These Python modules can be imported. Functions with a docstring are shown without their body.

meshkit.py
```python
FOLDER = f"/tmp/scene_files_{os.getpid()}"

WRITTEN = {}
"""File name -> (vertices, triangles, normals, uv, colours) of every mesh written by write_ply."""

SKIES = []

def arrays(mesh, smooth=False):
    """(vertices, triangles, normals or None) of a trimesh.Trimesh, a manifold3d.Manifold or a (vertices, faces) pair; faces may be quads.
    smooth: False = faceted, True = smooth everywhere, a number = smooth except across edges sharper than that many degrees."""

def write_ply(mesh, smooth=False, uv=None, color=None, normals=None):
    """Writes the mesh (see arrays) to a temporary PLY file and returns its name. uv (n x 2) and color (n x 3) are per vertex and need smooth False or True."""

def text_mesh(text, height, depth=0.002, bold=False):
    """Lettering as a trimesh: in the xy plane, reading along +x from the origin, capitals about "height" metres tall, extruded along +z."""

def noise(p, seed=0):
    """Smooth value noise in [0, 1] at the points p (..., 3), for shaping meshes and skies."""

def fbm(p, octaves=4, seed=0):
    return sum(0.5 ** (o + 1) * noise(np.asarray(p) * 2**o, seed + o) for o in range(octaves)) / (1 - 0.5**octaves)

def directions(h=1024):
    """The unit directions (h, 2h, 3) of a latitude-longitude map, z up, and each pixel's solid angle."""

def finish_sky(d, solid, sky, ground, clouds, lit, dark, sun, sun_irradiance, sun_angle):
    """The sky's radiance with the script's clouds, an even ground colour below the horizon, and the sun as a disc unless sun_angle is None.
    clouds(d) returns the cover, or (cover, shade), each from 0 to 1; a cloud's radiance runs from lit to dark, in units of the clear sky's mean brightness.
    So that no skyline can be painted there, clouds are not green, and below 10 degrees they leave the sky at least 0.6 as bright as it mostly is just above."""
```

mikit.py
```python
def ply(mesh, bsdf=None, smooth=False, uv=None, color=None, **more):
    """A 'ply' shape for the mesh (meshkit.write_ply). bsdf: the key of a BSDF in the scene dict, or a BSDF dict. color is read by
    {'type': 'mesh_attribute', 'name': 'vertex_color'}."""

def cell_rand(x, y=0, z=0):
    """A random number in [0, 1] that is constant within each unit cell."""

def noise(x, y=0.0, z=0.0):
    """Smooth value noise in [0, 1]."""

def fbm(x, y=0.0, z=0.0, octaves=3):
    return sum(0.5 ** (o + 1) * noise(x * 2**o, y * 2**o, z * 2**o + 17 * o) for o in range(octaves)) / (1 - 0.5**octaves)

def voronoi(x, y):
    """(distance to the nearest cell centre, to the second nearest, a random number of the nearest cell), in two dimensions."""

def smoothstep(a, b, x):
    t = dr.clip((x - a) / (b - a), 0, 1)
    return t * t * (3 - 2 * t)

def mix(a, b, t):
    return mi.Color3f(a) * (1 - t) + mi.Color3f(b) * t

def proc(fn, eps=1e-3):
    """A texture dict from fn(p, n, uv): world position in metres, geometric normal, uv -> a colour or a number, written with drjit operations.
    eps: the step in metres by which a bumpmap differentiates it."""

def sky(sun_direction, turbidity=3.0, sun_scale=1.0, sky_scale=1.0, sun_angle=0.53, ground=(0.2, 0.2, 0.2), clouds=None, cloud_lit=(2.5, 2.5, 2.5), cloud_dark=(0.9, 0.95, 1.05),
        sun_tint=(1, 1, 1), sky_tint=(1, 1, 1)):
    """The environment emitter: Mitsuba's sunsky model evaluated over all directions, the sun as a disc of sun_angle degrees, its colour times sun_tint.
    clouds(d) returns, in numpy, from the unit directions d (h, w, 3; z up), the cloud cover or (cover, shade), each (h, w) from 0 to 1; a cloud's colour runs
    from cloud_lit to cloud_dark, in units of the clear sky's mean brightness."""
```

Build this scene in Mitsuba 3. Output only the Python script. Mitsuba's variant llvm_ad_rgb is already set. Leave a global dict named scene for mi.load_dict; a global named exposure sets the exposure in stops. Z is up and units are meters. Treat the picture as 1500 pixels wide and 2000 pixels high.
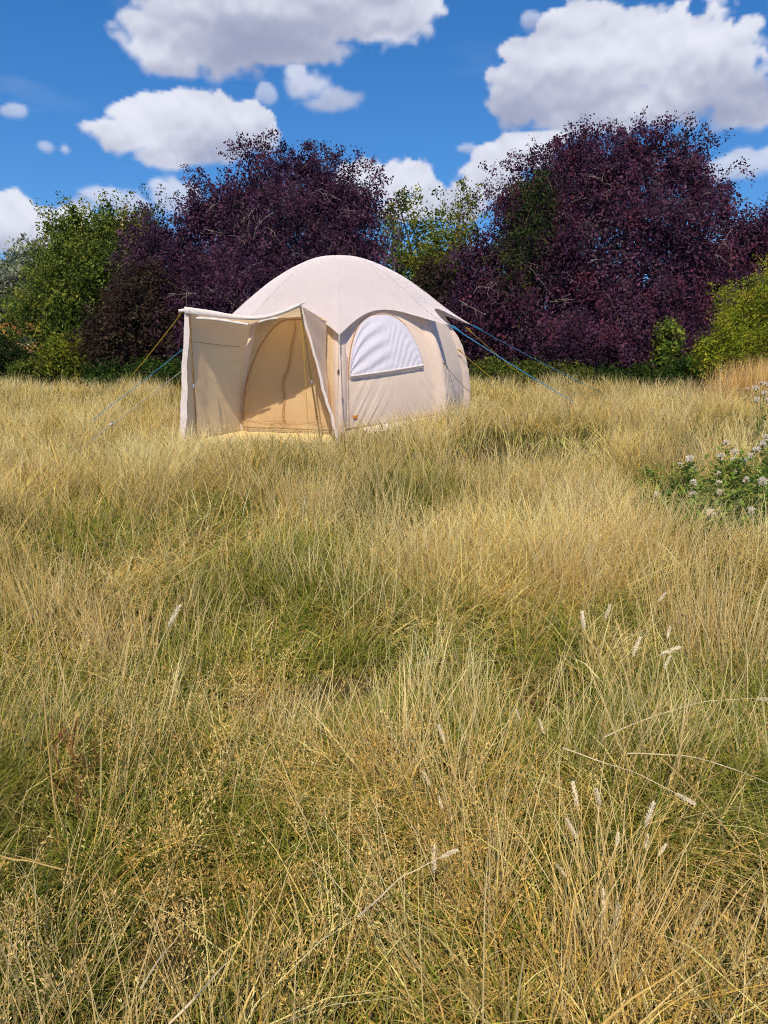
import math
import numpy as np
import trimesh
import drjit as dr
import mitsuba as mi
import mikit, meshkit
from mikit import proc, fbm, noise, smoothstep, mix, ply
from scipy.interpolate import PchipInterpolator

scene, labels = {}, {}
T = mi.ScalarTransform4f
R = np.random.default_rng

# ------------------------------------------------------------------ camera, sky, exposure
CAM_H, PITCH, FPX = 1.5, math.radians(12.6), 1453.0
CP, SP = math.cos(PITCH), math.sin(PITCH)
scene['camera'] = {'type': 'perspective', 'fov': 2 * math.degrees(math.atan(750 / FPX)), 'fov_axis': 'x',
                   'near_clip': 0.05, 'far_clip': 2000.0,
                   'to_world': T().look_at(origin=[0, 0, CAM_H], target=[0, CP, CAM_H - SP], up=[0, 0, 1])}
exposure = 1.6


def ray(px, py):
    return np.array([(px - 750) / FPX, CP + (1000 - py) / FPX * SP, -SP + (1000 - py) / FPX * CP])


def at(px, py, Y):
    """The point seen at a pixel of the 1500 x 2000 photograph, at distance Y."""
    d = ray(px, py)
    return np.array([0, 0, CAM_H]) + d * (Y / d[1])


SUN_AZ, SUN_EL = math.radians(6), math.radians(50)          # behind the camera, a little to its left
SUN = [-math.sin(SUN_AZ) * math.cos(SUN_EL), -math.cos(SUN_AZ) * math.cos(SUN_EL), math.sin(SUN_EL)]

# cumulus clouds: (px, py, rx, ry) puffs
CLOUDS = [
    [(560, 30, 190, 75), (400, 70, 150, 75), (310, 85, 70, 60), (720, 20, 130, 70), (800, 10, 70, 45), (330, 125, 70, 30), (520, 95, 200, 35), (640, -60, 220, 90), (420, -20, 120, 80)],
    [(1150, 130, 130, 110), (1270, 110, 150, 95), (1380, 140, 110, 90), (1030, 190, 70, 70), (1230, 205, 220, 55), (1440, 200, 70, 55), (1100, 70, 60, 50), (1010, 100, 28, 22), (1480, 215, 50, 40)],
    [(340, 245, 120, 60), (370, 215, 70, 35), (240, 270, 75, 40), (450, 265, 85, 50), (495, 245, 40, 35), (340, 305, 110, 28)],
    [(600, 165, 50, 38), (660, 190, 55, 32), (580, 140, 30, 22), (630, 205, 50, 20)],
    [(524, 186, 18, 20)], [(1040, 42, 20, 20)],
    [(770, 355, 75, 42), (700, 350, 45, 40), (830, 390, 40, 45), (800, 410, 80, 30)],
    [(1020, 300, 60, 40), (960, 350, 60, 50), (1070, 280, 30, 20), (900, 400, 60, 40)],
    [(1450, 325, 70, 28), (1500, 315, 40, 25), (1400, 340, 40, 25)],
    [(200, 385, 65, 28), (250, 400, 40, 25), (160, 400, 40, 22), (340, 385, 50, 35)],
    [(70, 430, 90, 40), (20, 405, 60, 32), (140, 440, 60, 40), (60, 475, 130, 40), (200, 450, 70, 30)],
    [(20, 218, 32, 16)], [(90, 290, 22, 16), (128, 292, 14, 12)], [(905, 291, 22, 10)],
]


def azel(px, py):
    d = ray(px, py)
    return math.atan2(d[0], d[1]), math.atan2(d[2], math.hypot(d[0], d[1]))


def clouds(d):
    az, el = np.arctan2(d[..., 0], d[..., 1]), np.arcsin(np.clip(d[..., 2], -1, 1))
    rng = R(5)
    groups = []
    for c in CLOUDS:
        g = []
        for px, py, rx, ry in c:
            a, e = azel(px, py)
            a1, _ = azel(px + rx, py)
            _, e1 = azel(px, py - ry)
            g.append((a, e, abs(a1 - a), abs(e1 - e)))
        groups.append(g)
    for k in range(22):                                     # the same kind of cloud all round the sky
        a = rng.uniform(0.66, 2 * math.pi - 0.66)
        e = rng.uniform(0.10, 1.0)
        s = rng.uniform(0.05, 0.13)
        groups.append([(((a + rng.normal() * s * 1.2 / math.cos(e)) + math.pi) % (2 * math.pi) - math.pi, e + rng.normal() * s * .22, s * rng.uniform(.5, 1.1) / math.cos(e), s * rng.uniform(.35, .6)) for _ in range(6)])
    cover, shade = np.zeros(az.shape), np.zeros(az.shape)
    for g in groups:
        lo = min(e - re for a, e, ra, re in g)
        hi = max(e + re for a, e, ra, re in g)
        a0 = g[0][0]
        wide = max(abs((a - a0 + math.pi) % (2 * math.pi) - math.pi) + ra for a, e, ra, re in g) * 1.5 + .03
        m = (el > lo - .04) & (el < hi + .04) & (np.abs((az - a0 + math.pi) % (2 * math.pi) - math.pi) < wide)
        if not m.any():
            continue
        A, E, q = az[m], el[m], d[m]
        n1 = meshkit.fbm(q * 13 + 40, 5, 3)
        n2 = meshkit.fbm(q * 58 + 90, 4, 8)
        nb = 1 - np.abs(2 * meshkit.fbm(q * 24 + 7, 4, 21) - 1)       # billows
        nbu = 1 - np.abs(2 * meshkit.fbm((q + [0, 0, .012]) * 24 + 7, 4, 21) - 1)
        small = (hi - lo) < 0.055
        dens = np.full(A.shape, -9.0)
        soft_d = np.zeros(A.shape)
        for a, e, ra, re in g:
            da = (A - a + math.pi) % (2 * math.pi) - math.pi
            k = 1 - np.sqrt((da / ra) ** 2 + ((E - e) / re) ** 2)
            dens = np.maximum(dens, k)
            soft_d = soft_d + np.clip(k + .35, 0, 2) ** 2
        dens = dens + (n1 - .5) * (.85 if not small else 2.0) + (n2 - .5) * .85 + (nb - .6) * .40
        top = np.clip((hi - E) / max(hi - lo, 1e-3), 0, 1)
        soft = (0.45 if small else 0.13) + 0.46 * top ** 2                                  # crisp sunlit tops, ragged soft bases
        cv = np.clip((dens + 0.07) / soft, 0, 1)
        cv = cv * cv * (3 - 2 * cv) * np.where(hi - lo < .03, .55, .75 if small else 1.0)
        x = np.clip((top - 0.22) / 0.60, 0, 1)
        x = x * x * (3 - 2 * x)
        n0 = meshkit.fbm(q * [7, 7, 15] + 11, 3, 17)
        sh = x * (.36 + .30 * np.clip(dens * 1.2 + .2, 0, 1)) + (n0 - .5) * 1.5 * (.45 + x) + (n1 - .5) * .8 + (nbu - nb) * .7 + .05
        sh = (.5 + .5 * np.tanh((sh - .42) * 1.9)) * (0.7 if small else 1.0)        # rolls off, never flat
        shade[m] = np.where(cv > cover[m], sh, shade[m])
        cover[m] = np.maximum(cover[m], cv)
    m = el > 0                                                        # thin torn wisps between the heaps
    w = np.zeros(az.shape)
    w[m] = np.clip(meshkit.fbm(d[m] * [9, 9, 22] + 3, 5, 51) - .60, 0, 1) * 2.2 * np.clip(meshkit.fbm(d[m] * 3 + 19, 2, 52) * 2 - .7, 0, 1)
    shade = np.where(w * .6 > cover, .15, shade)
    cover = np.maximum(cover, np.clip(w, 0, .5))
    haze = 0.22 * np.exp(-np.maximum(el, 0) / 0.12)                   # a paler sky low down
    return np.clip(cover + (1 - cover) * haze, 0, 1), shade


scene['sky_light'] = mikit.sky(SUN, turbidity=3.0, sky_tint=(0.255, 0.775, 1.30), clouds=clouds, ground=(.16, .14, .06),
                               cloud_lit=(3.5, 3.6, 4.0), cloud_dark=(1.35, 1.5, 2.15), sun_tint=(1.0, .97, .93))

# ------------------------------------------------------------------ materials
VC = {'type': 'mesh_attribute', 'name': 'vertex_color'}
scene['m_leaf'] = {'type': 'principledthin', 'base_color': VC, 'roughness': 0.55, 'diff_trans': 0.55, 'spec_trans': 0.0}
scene['m_grass'] = {'type': 'principledthin', 'base_color': VC, 'roughness': 0.75, 'diff_trans': 0.30, 'spec_trans': 0.0, 'eta': 1.2}
scene['m_bark'] = {'type': 'twosided', 'bsdf': {'type': 'diffuse', 'reflectance': proc(lambda p, n, uv: mix((.05, .038, .032), (.16, .13, .11), fbm(p.x * 9, p.y * 9, p.z * 3)))}}
scene['m_deadwood'] = {'type': 'twosided', 'bsdf': {'type': 'diffuse', 'reflectance': proc(lambda p, n, uv: mix((.20, .17, .16), (.38, .33, .31), noise(p.x * 22, p.y * 22, p.z * 22)))}}


def soil(p, n, uv):
    a = fbm(p.x * 1.3, p.y * 1.3, 0, 3)
    b = fbm(p.x * 14, p.y * 14, 3, 3)
    c = mix((.035, .028, .012), (.09, .07, .03), b)
    c = mix(c, (.05, .065, .018), smoothstep(.45, .65, a) * .2)
    far = smoothstep(16, 30, p.y)
    return mix(c, mix((.20, .15, .06), (.14, .14, .05), a), far)


scene['m_soil'] = {'type': 'twosided', 'bsdf': {'type': 'diffuse', 'reflectance': proc(soil)}}


def cloth(c, trans, var=.06, rough=.85):
    lo, hi = [float(x) * (1 - var) for x in c], [min(float(x) * (1 + var), .92) for x in c]

    def f(p, n, uv):
        k = fbm(p.x * 1.7 + 3, p.y * 1.7, p.z * 1.7, 3)
        return mix(lo, hi, k)
    return {'type': 'principledthin', 'base_color': proc(f), 'roughness': rough, 'diff_trans': trans, 'spec_trans': 0.0, 'spec_tint': 0.0, 'eta': 1.15}


scene['m_cover'] = cloth((.67, .635, .665), .42)
scene['m_wall'] = cloth((.86, .76, .69), .62)
scene['m_awning'] = cloth((.98, .755, .50), 1.10)
scene['m_porchside'] = cloth((.76, .60, .48), .5)
scene['m_curtain'] = cloth((.68, .705, .85), .40, .03)
scene['m_edge'] = cloth((.80, .76, .76), .2, .03)
scene['m_groundsheet'] = cloth((.62, .52, .27), .1, .1)
scene['m_piping'] = {'type': 'twosided', 'bsdf': {'type': 'diffuse', 'reflectance': {'type': 'rgb', 'value': (.42, .27, .16)}}}
scene['m_stitch'] = {'type': 'twosided', 'bsdf': {'type': 'diffuse', 'reflectance': {'type': 'rgb', 'value': (.36, .28, .24)}}}
scene['m_zip'] = {'type': 'twosided', 'bsdf': {'type': 'diffuse', 'reflectance': {'type': 'rgb', 'value': (.50, .33, .19)}}}
scene['m_pole'] = {'type': 'twosided', 'bsdf': {'type': 'roughplastic', 'diffuse_reflectance': proc(lambda p, n, uv: mix((.17, .10, .03), (.30, .19, .07), noise(p.x * 60, p.y * 60, p.z * 4))), 'alpha': .35}}
scene['m_logo'] = {'type': 'twosided', 'bsdf': {'type': 'diffuse', 'reflectance': {'type': 'rgb', 'value': (.62, .24, .05)}}}
scene['m_metal'] = {'type': 'twosided', 'bsdf': {'type': 'roughconductor', 'material': 'Al', 'alpha': .3}}
scene['m_toggle'] = {'type': 'twosided', 'bsdf': {'type': 'roughplastic', 'diffuse_reflectance': {'type': 'rgb', 'value': (.05, .06, .045)}, 'alpha': .2}}
for nm, c in (('yellow', (.50, .36, .05)), ('blue', (.08, .36, .66)), ('pale', (.42, .42, .42))):
    scene['m_rope_' + nm] = {'type': 'twosided', 'bsdf': {'type': 'diffuse', 'reflectance': proc((lambda c: lambda p, n, uv: mix([x * .8 for x in c], c, noise(p.x * 160, p.y * 160, p.z * 160)))(c))}}


# ------------------------------------------------------------------ helpers
def numbered(key):
    if key not in scene and not any(k.startswith(key + '__') for k in scene) and key not in labels:
        return key
    i = 1
    while f'{key}_{i:03d}' in scene or f'{key}_{i:03d}' in labels or any(k.startswith(f'{key}_{i:03d}__') for k in scene):
        i += 1
    return f'{key}_{i:03d}'


def obj(name, mesh, mat, parent=None, smooth=False, color=None):
    key = numbered(f'{parent}__{name}' if parent else name)
    scene[key] = ply(mesh, mat, smooth=smooth, color=color)
    return key


def thing(name, label, cat, group=None):
    key = numbered(name)
    tag(key, label, cat, group)
    return key


def tag(key, label, cat=None, group=None, kind=None):
    labels[key] = {'label': label}
    if cat: labels[key]['category'] = cat
    if group: labels[key]['group'] = group
    if kind: labels[key]['kind'] = kind
    return key


def grid(P):
    P = np.asarray(P, float)
    n, m = P.shape[:2]
    i, j = np.meshgrid(np.arange(n - 1), np.arange(m - 1), indexing='ij')
    a = (i * m + j).ravel()
    return P.reshape(-1, 3), np.vstack([np.stack([a, a + m, a + m + 1], 1), np.stack([a, a + m + 1, a + 1], 1)])


def join(parts):
    V, F, k = [], [], 0
    for v, f in parts:
        V.append(v); F.append(np.asarray(f) + k); k += len(v)
    return np.vstack(V), np.vstack(F)


def tube(pts, rad, sides=6, cap=True):
    p = np.asarray(pts, float)
    n = len(p)
    rad = np.broadcast_to(rad, (n,)).astype(float)
    t = np.gradient(p, axis=0)
    t /= np.linalg.norm(t, axis=1, keepdims=True) + 1e-12
    ref = np.where(np.abs(t[:, 2:3]) < .9, [[0, 0, 1.]], [[1., 0, 0]])
    a = np.cross(t, ref); a /= np.linalg.norm(a, axis=1, keepdims=True) + 1e-12
    b = np.cross(t, a)
    g = np.arange(sides) * 2 * np.pi / sides
    V = (p[:, None] + rad[:, None, None] * (np.cos(g)[None, :, None] * a[:, None] + np.sin(g)[None, :, None] * b[:, None])).reshape(-1, 3)
    i, j = np.meshgrid(np.arange(n - 1), np.arange(sides), indexing='ij')
    i, j = i.ravel(), j.ravel()
    q = np.stack([i * sides + j, i * sides + (j + 1) % sides, (i + 1) * sides + (j + 1) % sides, (i + 1) * sides + j], -1)
    F = [q[:, [0, 1, 2]], q[:, [0, 2, 3]]]
    if cap:
        for base, c in ((0, p[0]), ((n - 1) * sides, p[-1])):
            V = np.vstack([V, c[None]])
            k = np.arange(sides)
            F.append(np.stack([base + k, base + (k + 1) % sides, np.full(sides, len(V) - 1)], 1))
    return V, np.vstack(F)


def box(x0, x1, y0, y1, z0, z1):
    m = trimesh.creation.box(bounds=[[x0, y0, z0], [x1, y1, z1]])
    return np.array(m.vertices), np.array(m.faces)


def sstep(a, b, x):
    t = np.clip((np.asarray(x, float) - a) / (b - a), 0, 1)
    return t * t * (3 - 2 * t)


def rise(x, y):
    """The ground lifts gently towards the right of the tent."""
    return .22 * sstep(-1.0, 1.8, x) * sstep(8.0, 12.0, y) * (1 - .55 * sstep(17, 25, y))


def gz(x, y):
    x, y = np.broadcast_arrays(np.asarray(x, float), np.asarray(y, float))
    p = np.stack([x * .55 + 31, y * .55 + 12, x * 0 + .5], -1)
    q = np.stack([x * 1.9 + 5, y * 1.9 + 60, x * 0 + .5], -1)
    near_tent = np.exp(-(((x + .9) / 3.4) ** 2 + ((y - 13.8) / 3.4) ** 2) ** 2)
    return rise(x, y) + ((meshkit.noise(p, 1) - .5) * .16 + (meshkit.noise(q, 2) - .5) * .09) * (1 - near_tent) + .10 * sstep(18, 28, y)


# ------------------------------------------------------------------ ground
def build_ground():
    rr = np.concatenate([[0], np.linspace(.3, 34, 170), 34 * (1.09 ** np.arange(1, 36))])
    aa = np.linspace(0, 2 * np.pi, 241)
    A, D = np.meshgrid(aa, rr, indexing='ij')
    X, Y = D * np.sin(A), D * np.cos(A)
    return grid(np.stack([X, Y, gz(X, Y)], -1))


tag(obj('ground', build_ground(), 'm_soil', smooth=True), 'uneven field soil and litter under the long grass', kind='structure')

# ------------------------------------------------------------------ tent
TC = np.array([-.9, 14.9])
TIPS = [4 + 45 * k for k in range(8)]
TIPR = [2.5, 2.68, 2.62, 2.6, 2.6, 2.6, 2.6, 2.6]
TIPZ = [1.66, 1.655, 1.675, 1.70, 1.7, 1.7, 1.74, 1.72]


def tdir(deg):
    a = math.radians(deg)
    return np.array([math.sin(a), -math.cos(a)])


def ridge(k):
    k %= 8
    r = np.array([0, .3, .62, 1.15, 1.7, 2.12, TIPR[k]])
    z = np.array([3.17, 3.14, 3.045, 2.77, 2.36, 2.01, TIPZ[k]])
    s = np.concatenate([[0], np.cumsum(np.hypot(np.diff(r), np.diff(z)))]); s /= s[-1]
    return PchipInterpolator(s, r), PchipInterpolator(s, z)


RIDGE = [ridge(k) for k in range(8)]


def ridge_pt(k, s):
    r, z = RIDGE[k % 8]
    d = tdir(TIPS[k % 8])
    r_, z_ = r(s), z(s)
    x, y = TC[0] + d[0] * r_, TC[1] + d[1] * r_
    return np.stack([x, y, z_ + rise(x, y)], -1)


def arch(t, p=2.3):
    return 1 - np.abs(2 * t - 1) ** p


def cover_pt(k, t, s):
    t, s = np.broadcast_arrays(np.asarray(t, float), np.asarray(s, float))
    s2 = s * (1 - .20 * arch(t, 2.05))
    P = ridge_pt(k, s2) * (1 - t)[..., None] + ridge_pt(k + 1, s2) * t[..., None]
    mid = TIPS[k % 8] + 22.5
    d = tdir(mid)
    b = .035 * np.sin(np.pi * t) * np.sin(np.pi * np.clip(s, 0, 1) ** .8)             # cloth billows between the poles
    w = (meshkit.fbm(np.stack([t * 9 + k * 7, s * 2.2, t * 0 + 1.], -1), 3, 4) - .5) * .010 * s * np.sin(np.pi * t) ** .5
    w = w + np.sin(t * 60 + s * 9) * .002 * sstep(.75, 1, s) * np.sin(np.pi * t)      # gathers along the eave
    P = P + (b * .55 + w)[..., None] * np.array([d[0], d[1], .9])
    return P


def wall_r(z):
    return PchipInterpolator([0, .3, .7, 1.2, 1.7, 2.1, 2.3], [2.50, 2.52, 2.49, 2.37, 2.17, 1.93, 1.72])(z)


def wall_pt(k, t, z, off=0.0, wr=1.0):
    t, z, off = np.broadcast_arrays(np.asarray(t, float), np.asarray(z, float), np.asarray(off, float))
    d0, d1 = tdir(TIPS[k % 8]), tdir(TIPS[(k + 1) % 8])
    r = wall_r(z)
    xy = TC + (d0 * (1 - t)[..., None] + d1 * t[..., None]) * r[..., None]
    dm = tdir(TIPS[k % 8] + 22.5)
    # creases: diagonal tension folds that run to the lower corners
    q = np.stack([t * 14 + z * 4.5 + k * 5.3, z * .9 + t * 1.2, t * 0 + k], -1)
    q2 = np.stack([t * 16 - z * 5 + k * 3.1, z * .9 - t, t * 0 + k + 9.], -1)
    f = (np.abs(meshkit.fbm(q, 3, 6) - .5) * sstep(.35, 1, t) + np.abs(meshkit.fbm(q2, 3, 7) - .5) * sstep(.65, 0, t)) * .16 * sstep(1.6, .15, z)
    f = f * np.sin(np.pi * np.clip(t, 0, 1)) ** .5
    bul = .035 * np.sin(np.pi * np.clip(t, 0, 1)) * sstep(0, .5, z)
    xy = xy + dm * (bul + f * wr + off)[..., None]
    return np.concatenate([xy, (z + rise(xy[..., 0], xy[..., 1]))[..., None]], -1)


tent = thing('bell_tent', 'cream canvas dome tent with scalloped eaves and an open porch, pitched in the meadow', 'tent')

tt, ss = np.meshgrid(np.linspace(0, 1, 61), np.linspace(0, 1, 61), indexing='ij')
for k in range(8):
    obj('roof_panel', grid(cover_pt(k, tt, ss)), 'm_cover', tent, smooth=True)
    # folded hem along the scalloped eave
    e = np.linspace(.01, .99, 70)
    P0, P1 = cover_pt(k, e, .985), cover_pt(k, e, 1.0)
    n = np.array([*tdir(TIPS[k] + 22.5), .6])
    # raised felled seam on the pole line
for k in range(8):
    s = np.linspace(.04, .985, 60)
    P = ridge_pt(k, s)
    d = tdir(TIPS[k] + 90)
    side = np.array([d[0], d[1], 0]) * .017
    up = np.array([*tdir(TIPS[k]) * .6, .8])
    obj('roof_seam', grid(np.stack([P - side * 1.6 - up * .002, P - side * .5 + up * .007, P + side * .5 + up * .007, P + side * 1.6 - up * .002], 1)), 'm_cover', tent, smooth=40)
obj('roof_cap', grid([[np.array([TC[0] + math.cos(a) * r, TC[1] + math.sin(a) * r, 3.178 - .22 * r ** 1.5]) for a in np.linspace(0, 2 * np.pi, 33)] for r in np.linspace(0, .26, 6)]), 'm_cover', tent, smooth=True)

tw, zw = np.meshgrid(np.linspace(0, 1, 110), np.linspace(-.05, 2.3, 90), indexing='ij')
wall_keys = []
for k in range(8):
    wall_keys.append(obj('wall_panel', grid(wall_pt(k, tw, zw)), 'm_awning' if k == 7 else 'm_wall', tent, smooth=True))


def sleeve(k, width, depth):
    """A rounded pole sleeve down the wall on a pole line, padded and a little puckered."""
    z = np.linspace(-.03, 1.93, 60)
    d, sd = tdir(TIPS[k]), tdir(TIPS[k] + 90)
    u = np.linspace(-1, 1, 13)
    Z, U = np.meshgrid(z, u, indexing='ij')
    r = wall_r(np.clip(Z, 0, 2.3)) - .012 + depth * (1 - .75 * sstep(1.2, 1.9, Z)) * np.sqrt(np.clip(1 - U ** 2, 0, 1)) + (meshkit.fbm(np.stack([U * 1.5, Z * 11, U * 0 + k], -1), 3, 3) - .5) * .02 * (1 - U ** 2)
    wd = width * (.8 + .25 * np.sin(np.clip(Z / 2.0, 0, 1) * np.pi))
    X = TC[0] + d[0] * r + sd[0] * U * wd
    Y = TC[1] + d[1] * r + sd[1] * U * wd
    X, Y = X - d[0] * .09 * U ** 2, Y - d[1] * .09 * U ** 2
    return grid(np.stack([X, Y, Z + rise(X, Y)], -1))


for k in range(8):
    obj('pole_sleeve', sleeve(k, .13, .13), 'm_wall', tent, smooth=True)

# --- window in the panel right of the porch
WK = 0


def arch_patch(k, t0, t1, zb0, zb1, zt, off, nu=70, nv=50, power=2.4, fold=None):
    """A round-headed patch lying on wall panel k; returns grid points."""
    u, v = np.meshgrid(np.linspace(-1, 1, nu), np.linspace(0, 1, nv), indexing='ij')
    tcen, th = (t0 + t1) / 2, (t1 - t0) / 2
    zb = zb0 + (zb1 - zb0) * (u + 1) / 2
    sh = np.maximum(1 - np.abs(u) ** power, 0) ** (1 / 2.0)
    z = zb + (zt - zb) * sh * v
    o = off + (fold(u, v) if fold is not None else 0)
    return wall_pt(k, tcen + th * u, z, o, wr=.9)


def arch_line(k, t0, t1, zb0, zb1, zt, off, power=2.4, n=80):
    u = -np.cos(np.linspace(0, np.pi, n))
    tcen, th = (t0 + t1) / 2, (t1 - t0) / 2
    sh = np.maximum(1 - np.abs(u) ** power, 0) ** .5
    zb = zb0 + (zb1 - zb0) * (u + 1) / 2
    return wall_pt(k, tcen + th * u, zb + (zt - zb) * sh, off, wr=.9)


def curtain_folds(u, v):
    x, y = u * .68, v * .95
    wob = meshkit.noise(np.stack([u * 1.6, v * 1.6, u * 0], -1), 3)
    a = .015 * np.sin(2 * np.pi * (y - .32 * x + .10 * wob) / .25) * sstep(.35, -.25, u) * sstep(0, .12, v) * sstep(1.0, .8, v)
    b = .0042 * np.sin(2 * np.pi * (x * .80 - y * .42 + .05 * wob) / .085) * sstep(-.1, .4, u) * sstep(1, .6, v)
    c = .010 * (meshkit.fbm(np.stack([u * 4, v * 4, u * 0], -1), 3, 12) - .5)
    return a + b + c + .040


win = obj('window', grid(arch_patch(WK, .075, .835, .97, 1.00, 1.98, .012, power=2.8)), 'm_wall', tent, smooth=True)
obj('curtain', grid(arch_patch(WK, .085, .825, 1.0, 1.035, 1.95, .026, nu=150, nv=100, power=2.8, fold=curtain_folds)), 'm_curtain', win, smooth=True)
obj('piping', tube(arch_line(WK, .075, .835, .97, 1.00, 1.985, .035, power=2.8), .007, 5), 'm_piping', win)
u = np.linspace(.085, .825, 50)
obj('sill_tape', grid(np.stack([wall_pt(WK, u, .95 + .03 * (u - .085) / .7, .018), wall_pt(WK, u, .985 + .03 * (u - .085) / .7, .085), wall_pt(WK, u, 1.0 + .03 * (u - .085) / .7, .095), wall_pt(WK, u, 1.012 + .03 * (u - .085) / .7, .085)], 1)), 'm_edge', win, smooth=True)
# side piping below the window, on the left (a pleated strip with stitched bars)
z = np.linspace(.12, 1.3, 40)
obj('seam', tube(wall_pt(WK, .075 + .0 * z, z, .015), .007, 5), 'm_stitch', wall_keys[WK])
for z0 in np.linspace(.35, 1.25, 11):
    tq = np.linspace(.012, .06, 5)
    obj('stitch_bar', tube(wall_pt(WK, tq, z0 - .03 * tq / .06, .02), .0035, 4), 'm_stitch', wall_keys[WK])
# hem along the foot of the wall and a loose pale flap lying out in the grass
tq = np.linspace(.03, .97, 80)
obj('hem', tube(wall_pt(WK, tq, .135 + .02 * np.sin(tq * 9), .02), .008, 5), 'm_zip', wall_keys[WK])
vq = np.linspace(0, 1, 10)
TQ, VQ = np.meshgrid(np.linspace(.2, .95, 60), vq, indexing='ij')
P = wall_pt(WK, TQ, .13 - .12 * VQ, .03 + .20 * VQ * (1 + .25 * np.sin(TQ * 17)))
P[..., 2] += (meshkit.fbm(np.stack([TQ * 10, VQ * 2, TQ * 0], -1), 3, 5) - .35) * .09 * VQ
obj('mud_flap', grid(P), 'm_edge', tent, smooth=True)
# small orange maker's mark: a pointed W
lx = [(0, 1), (.16, .25), (.34, .05), (.5, .42), (.66, .05), (.84, .25), (1, 1), (.78, .82), (.62, .9), (.5, .74), (.38, .9), (.22, .82)]
from shapely.geometry import Polygon
lm = trimesh.creation.extrude_polygon(Polygon(lx), .06, engine='earcut')
lv = np.array(lm.vertices)
lt = .105 + lv[:, 0] * .052
obj('logo_patch', (wall_pt(WK, lt, .28 + lv[:, 1] * .075, .02 + lv[:, 2] * .1), np.array(lm.faces)), 'm_logo', wall_keys[WK])

# --- porch
TL, TR = at(362, 609, 11.50), at(588, 597, 11.55)
BL, BR = at(351, 862, 11.45), at(663, 868, 11.55)
BL[2], BR[2] = .02, .02
ATT_L, ATT_R = .10, .88                                   # where the porch roof joins the scalloped eave of panel 7 (from L to A)


def sag(t):
    return .15 * np.sin(np.pi * t) ** 1.0 - .03 * np.sin(2 * np.pi * t)


def front_edge(t):
    t = np.asarray(t, float)
    P = TL + (TR - TL) * t[..., None]
    P = P + np.stack([0 * t, .10 * np.sin(np.pi * t), -sag(t)], -1)
    return P


def back_edge(t):
    return cover_pt(7, ATT_L + (ATT_R - ATT_L) * np.asarray(t, float), .97)


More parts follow.
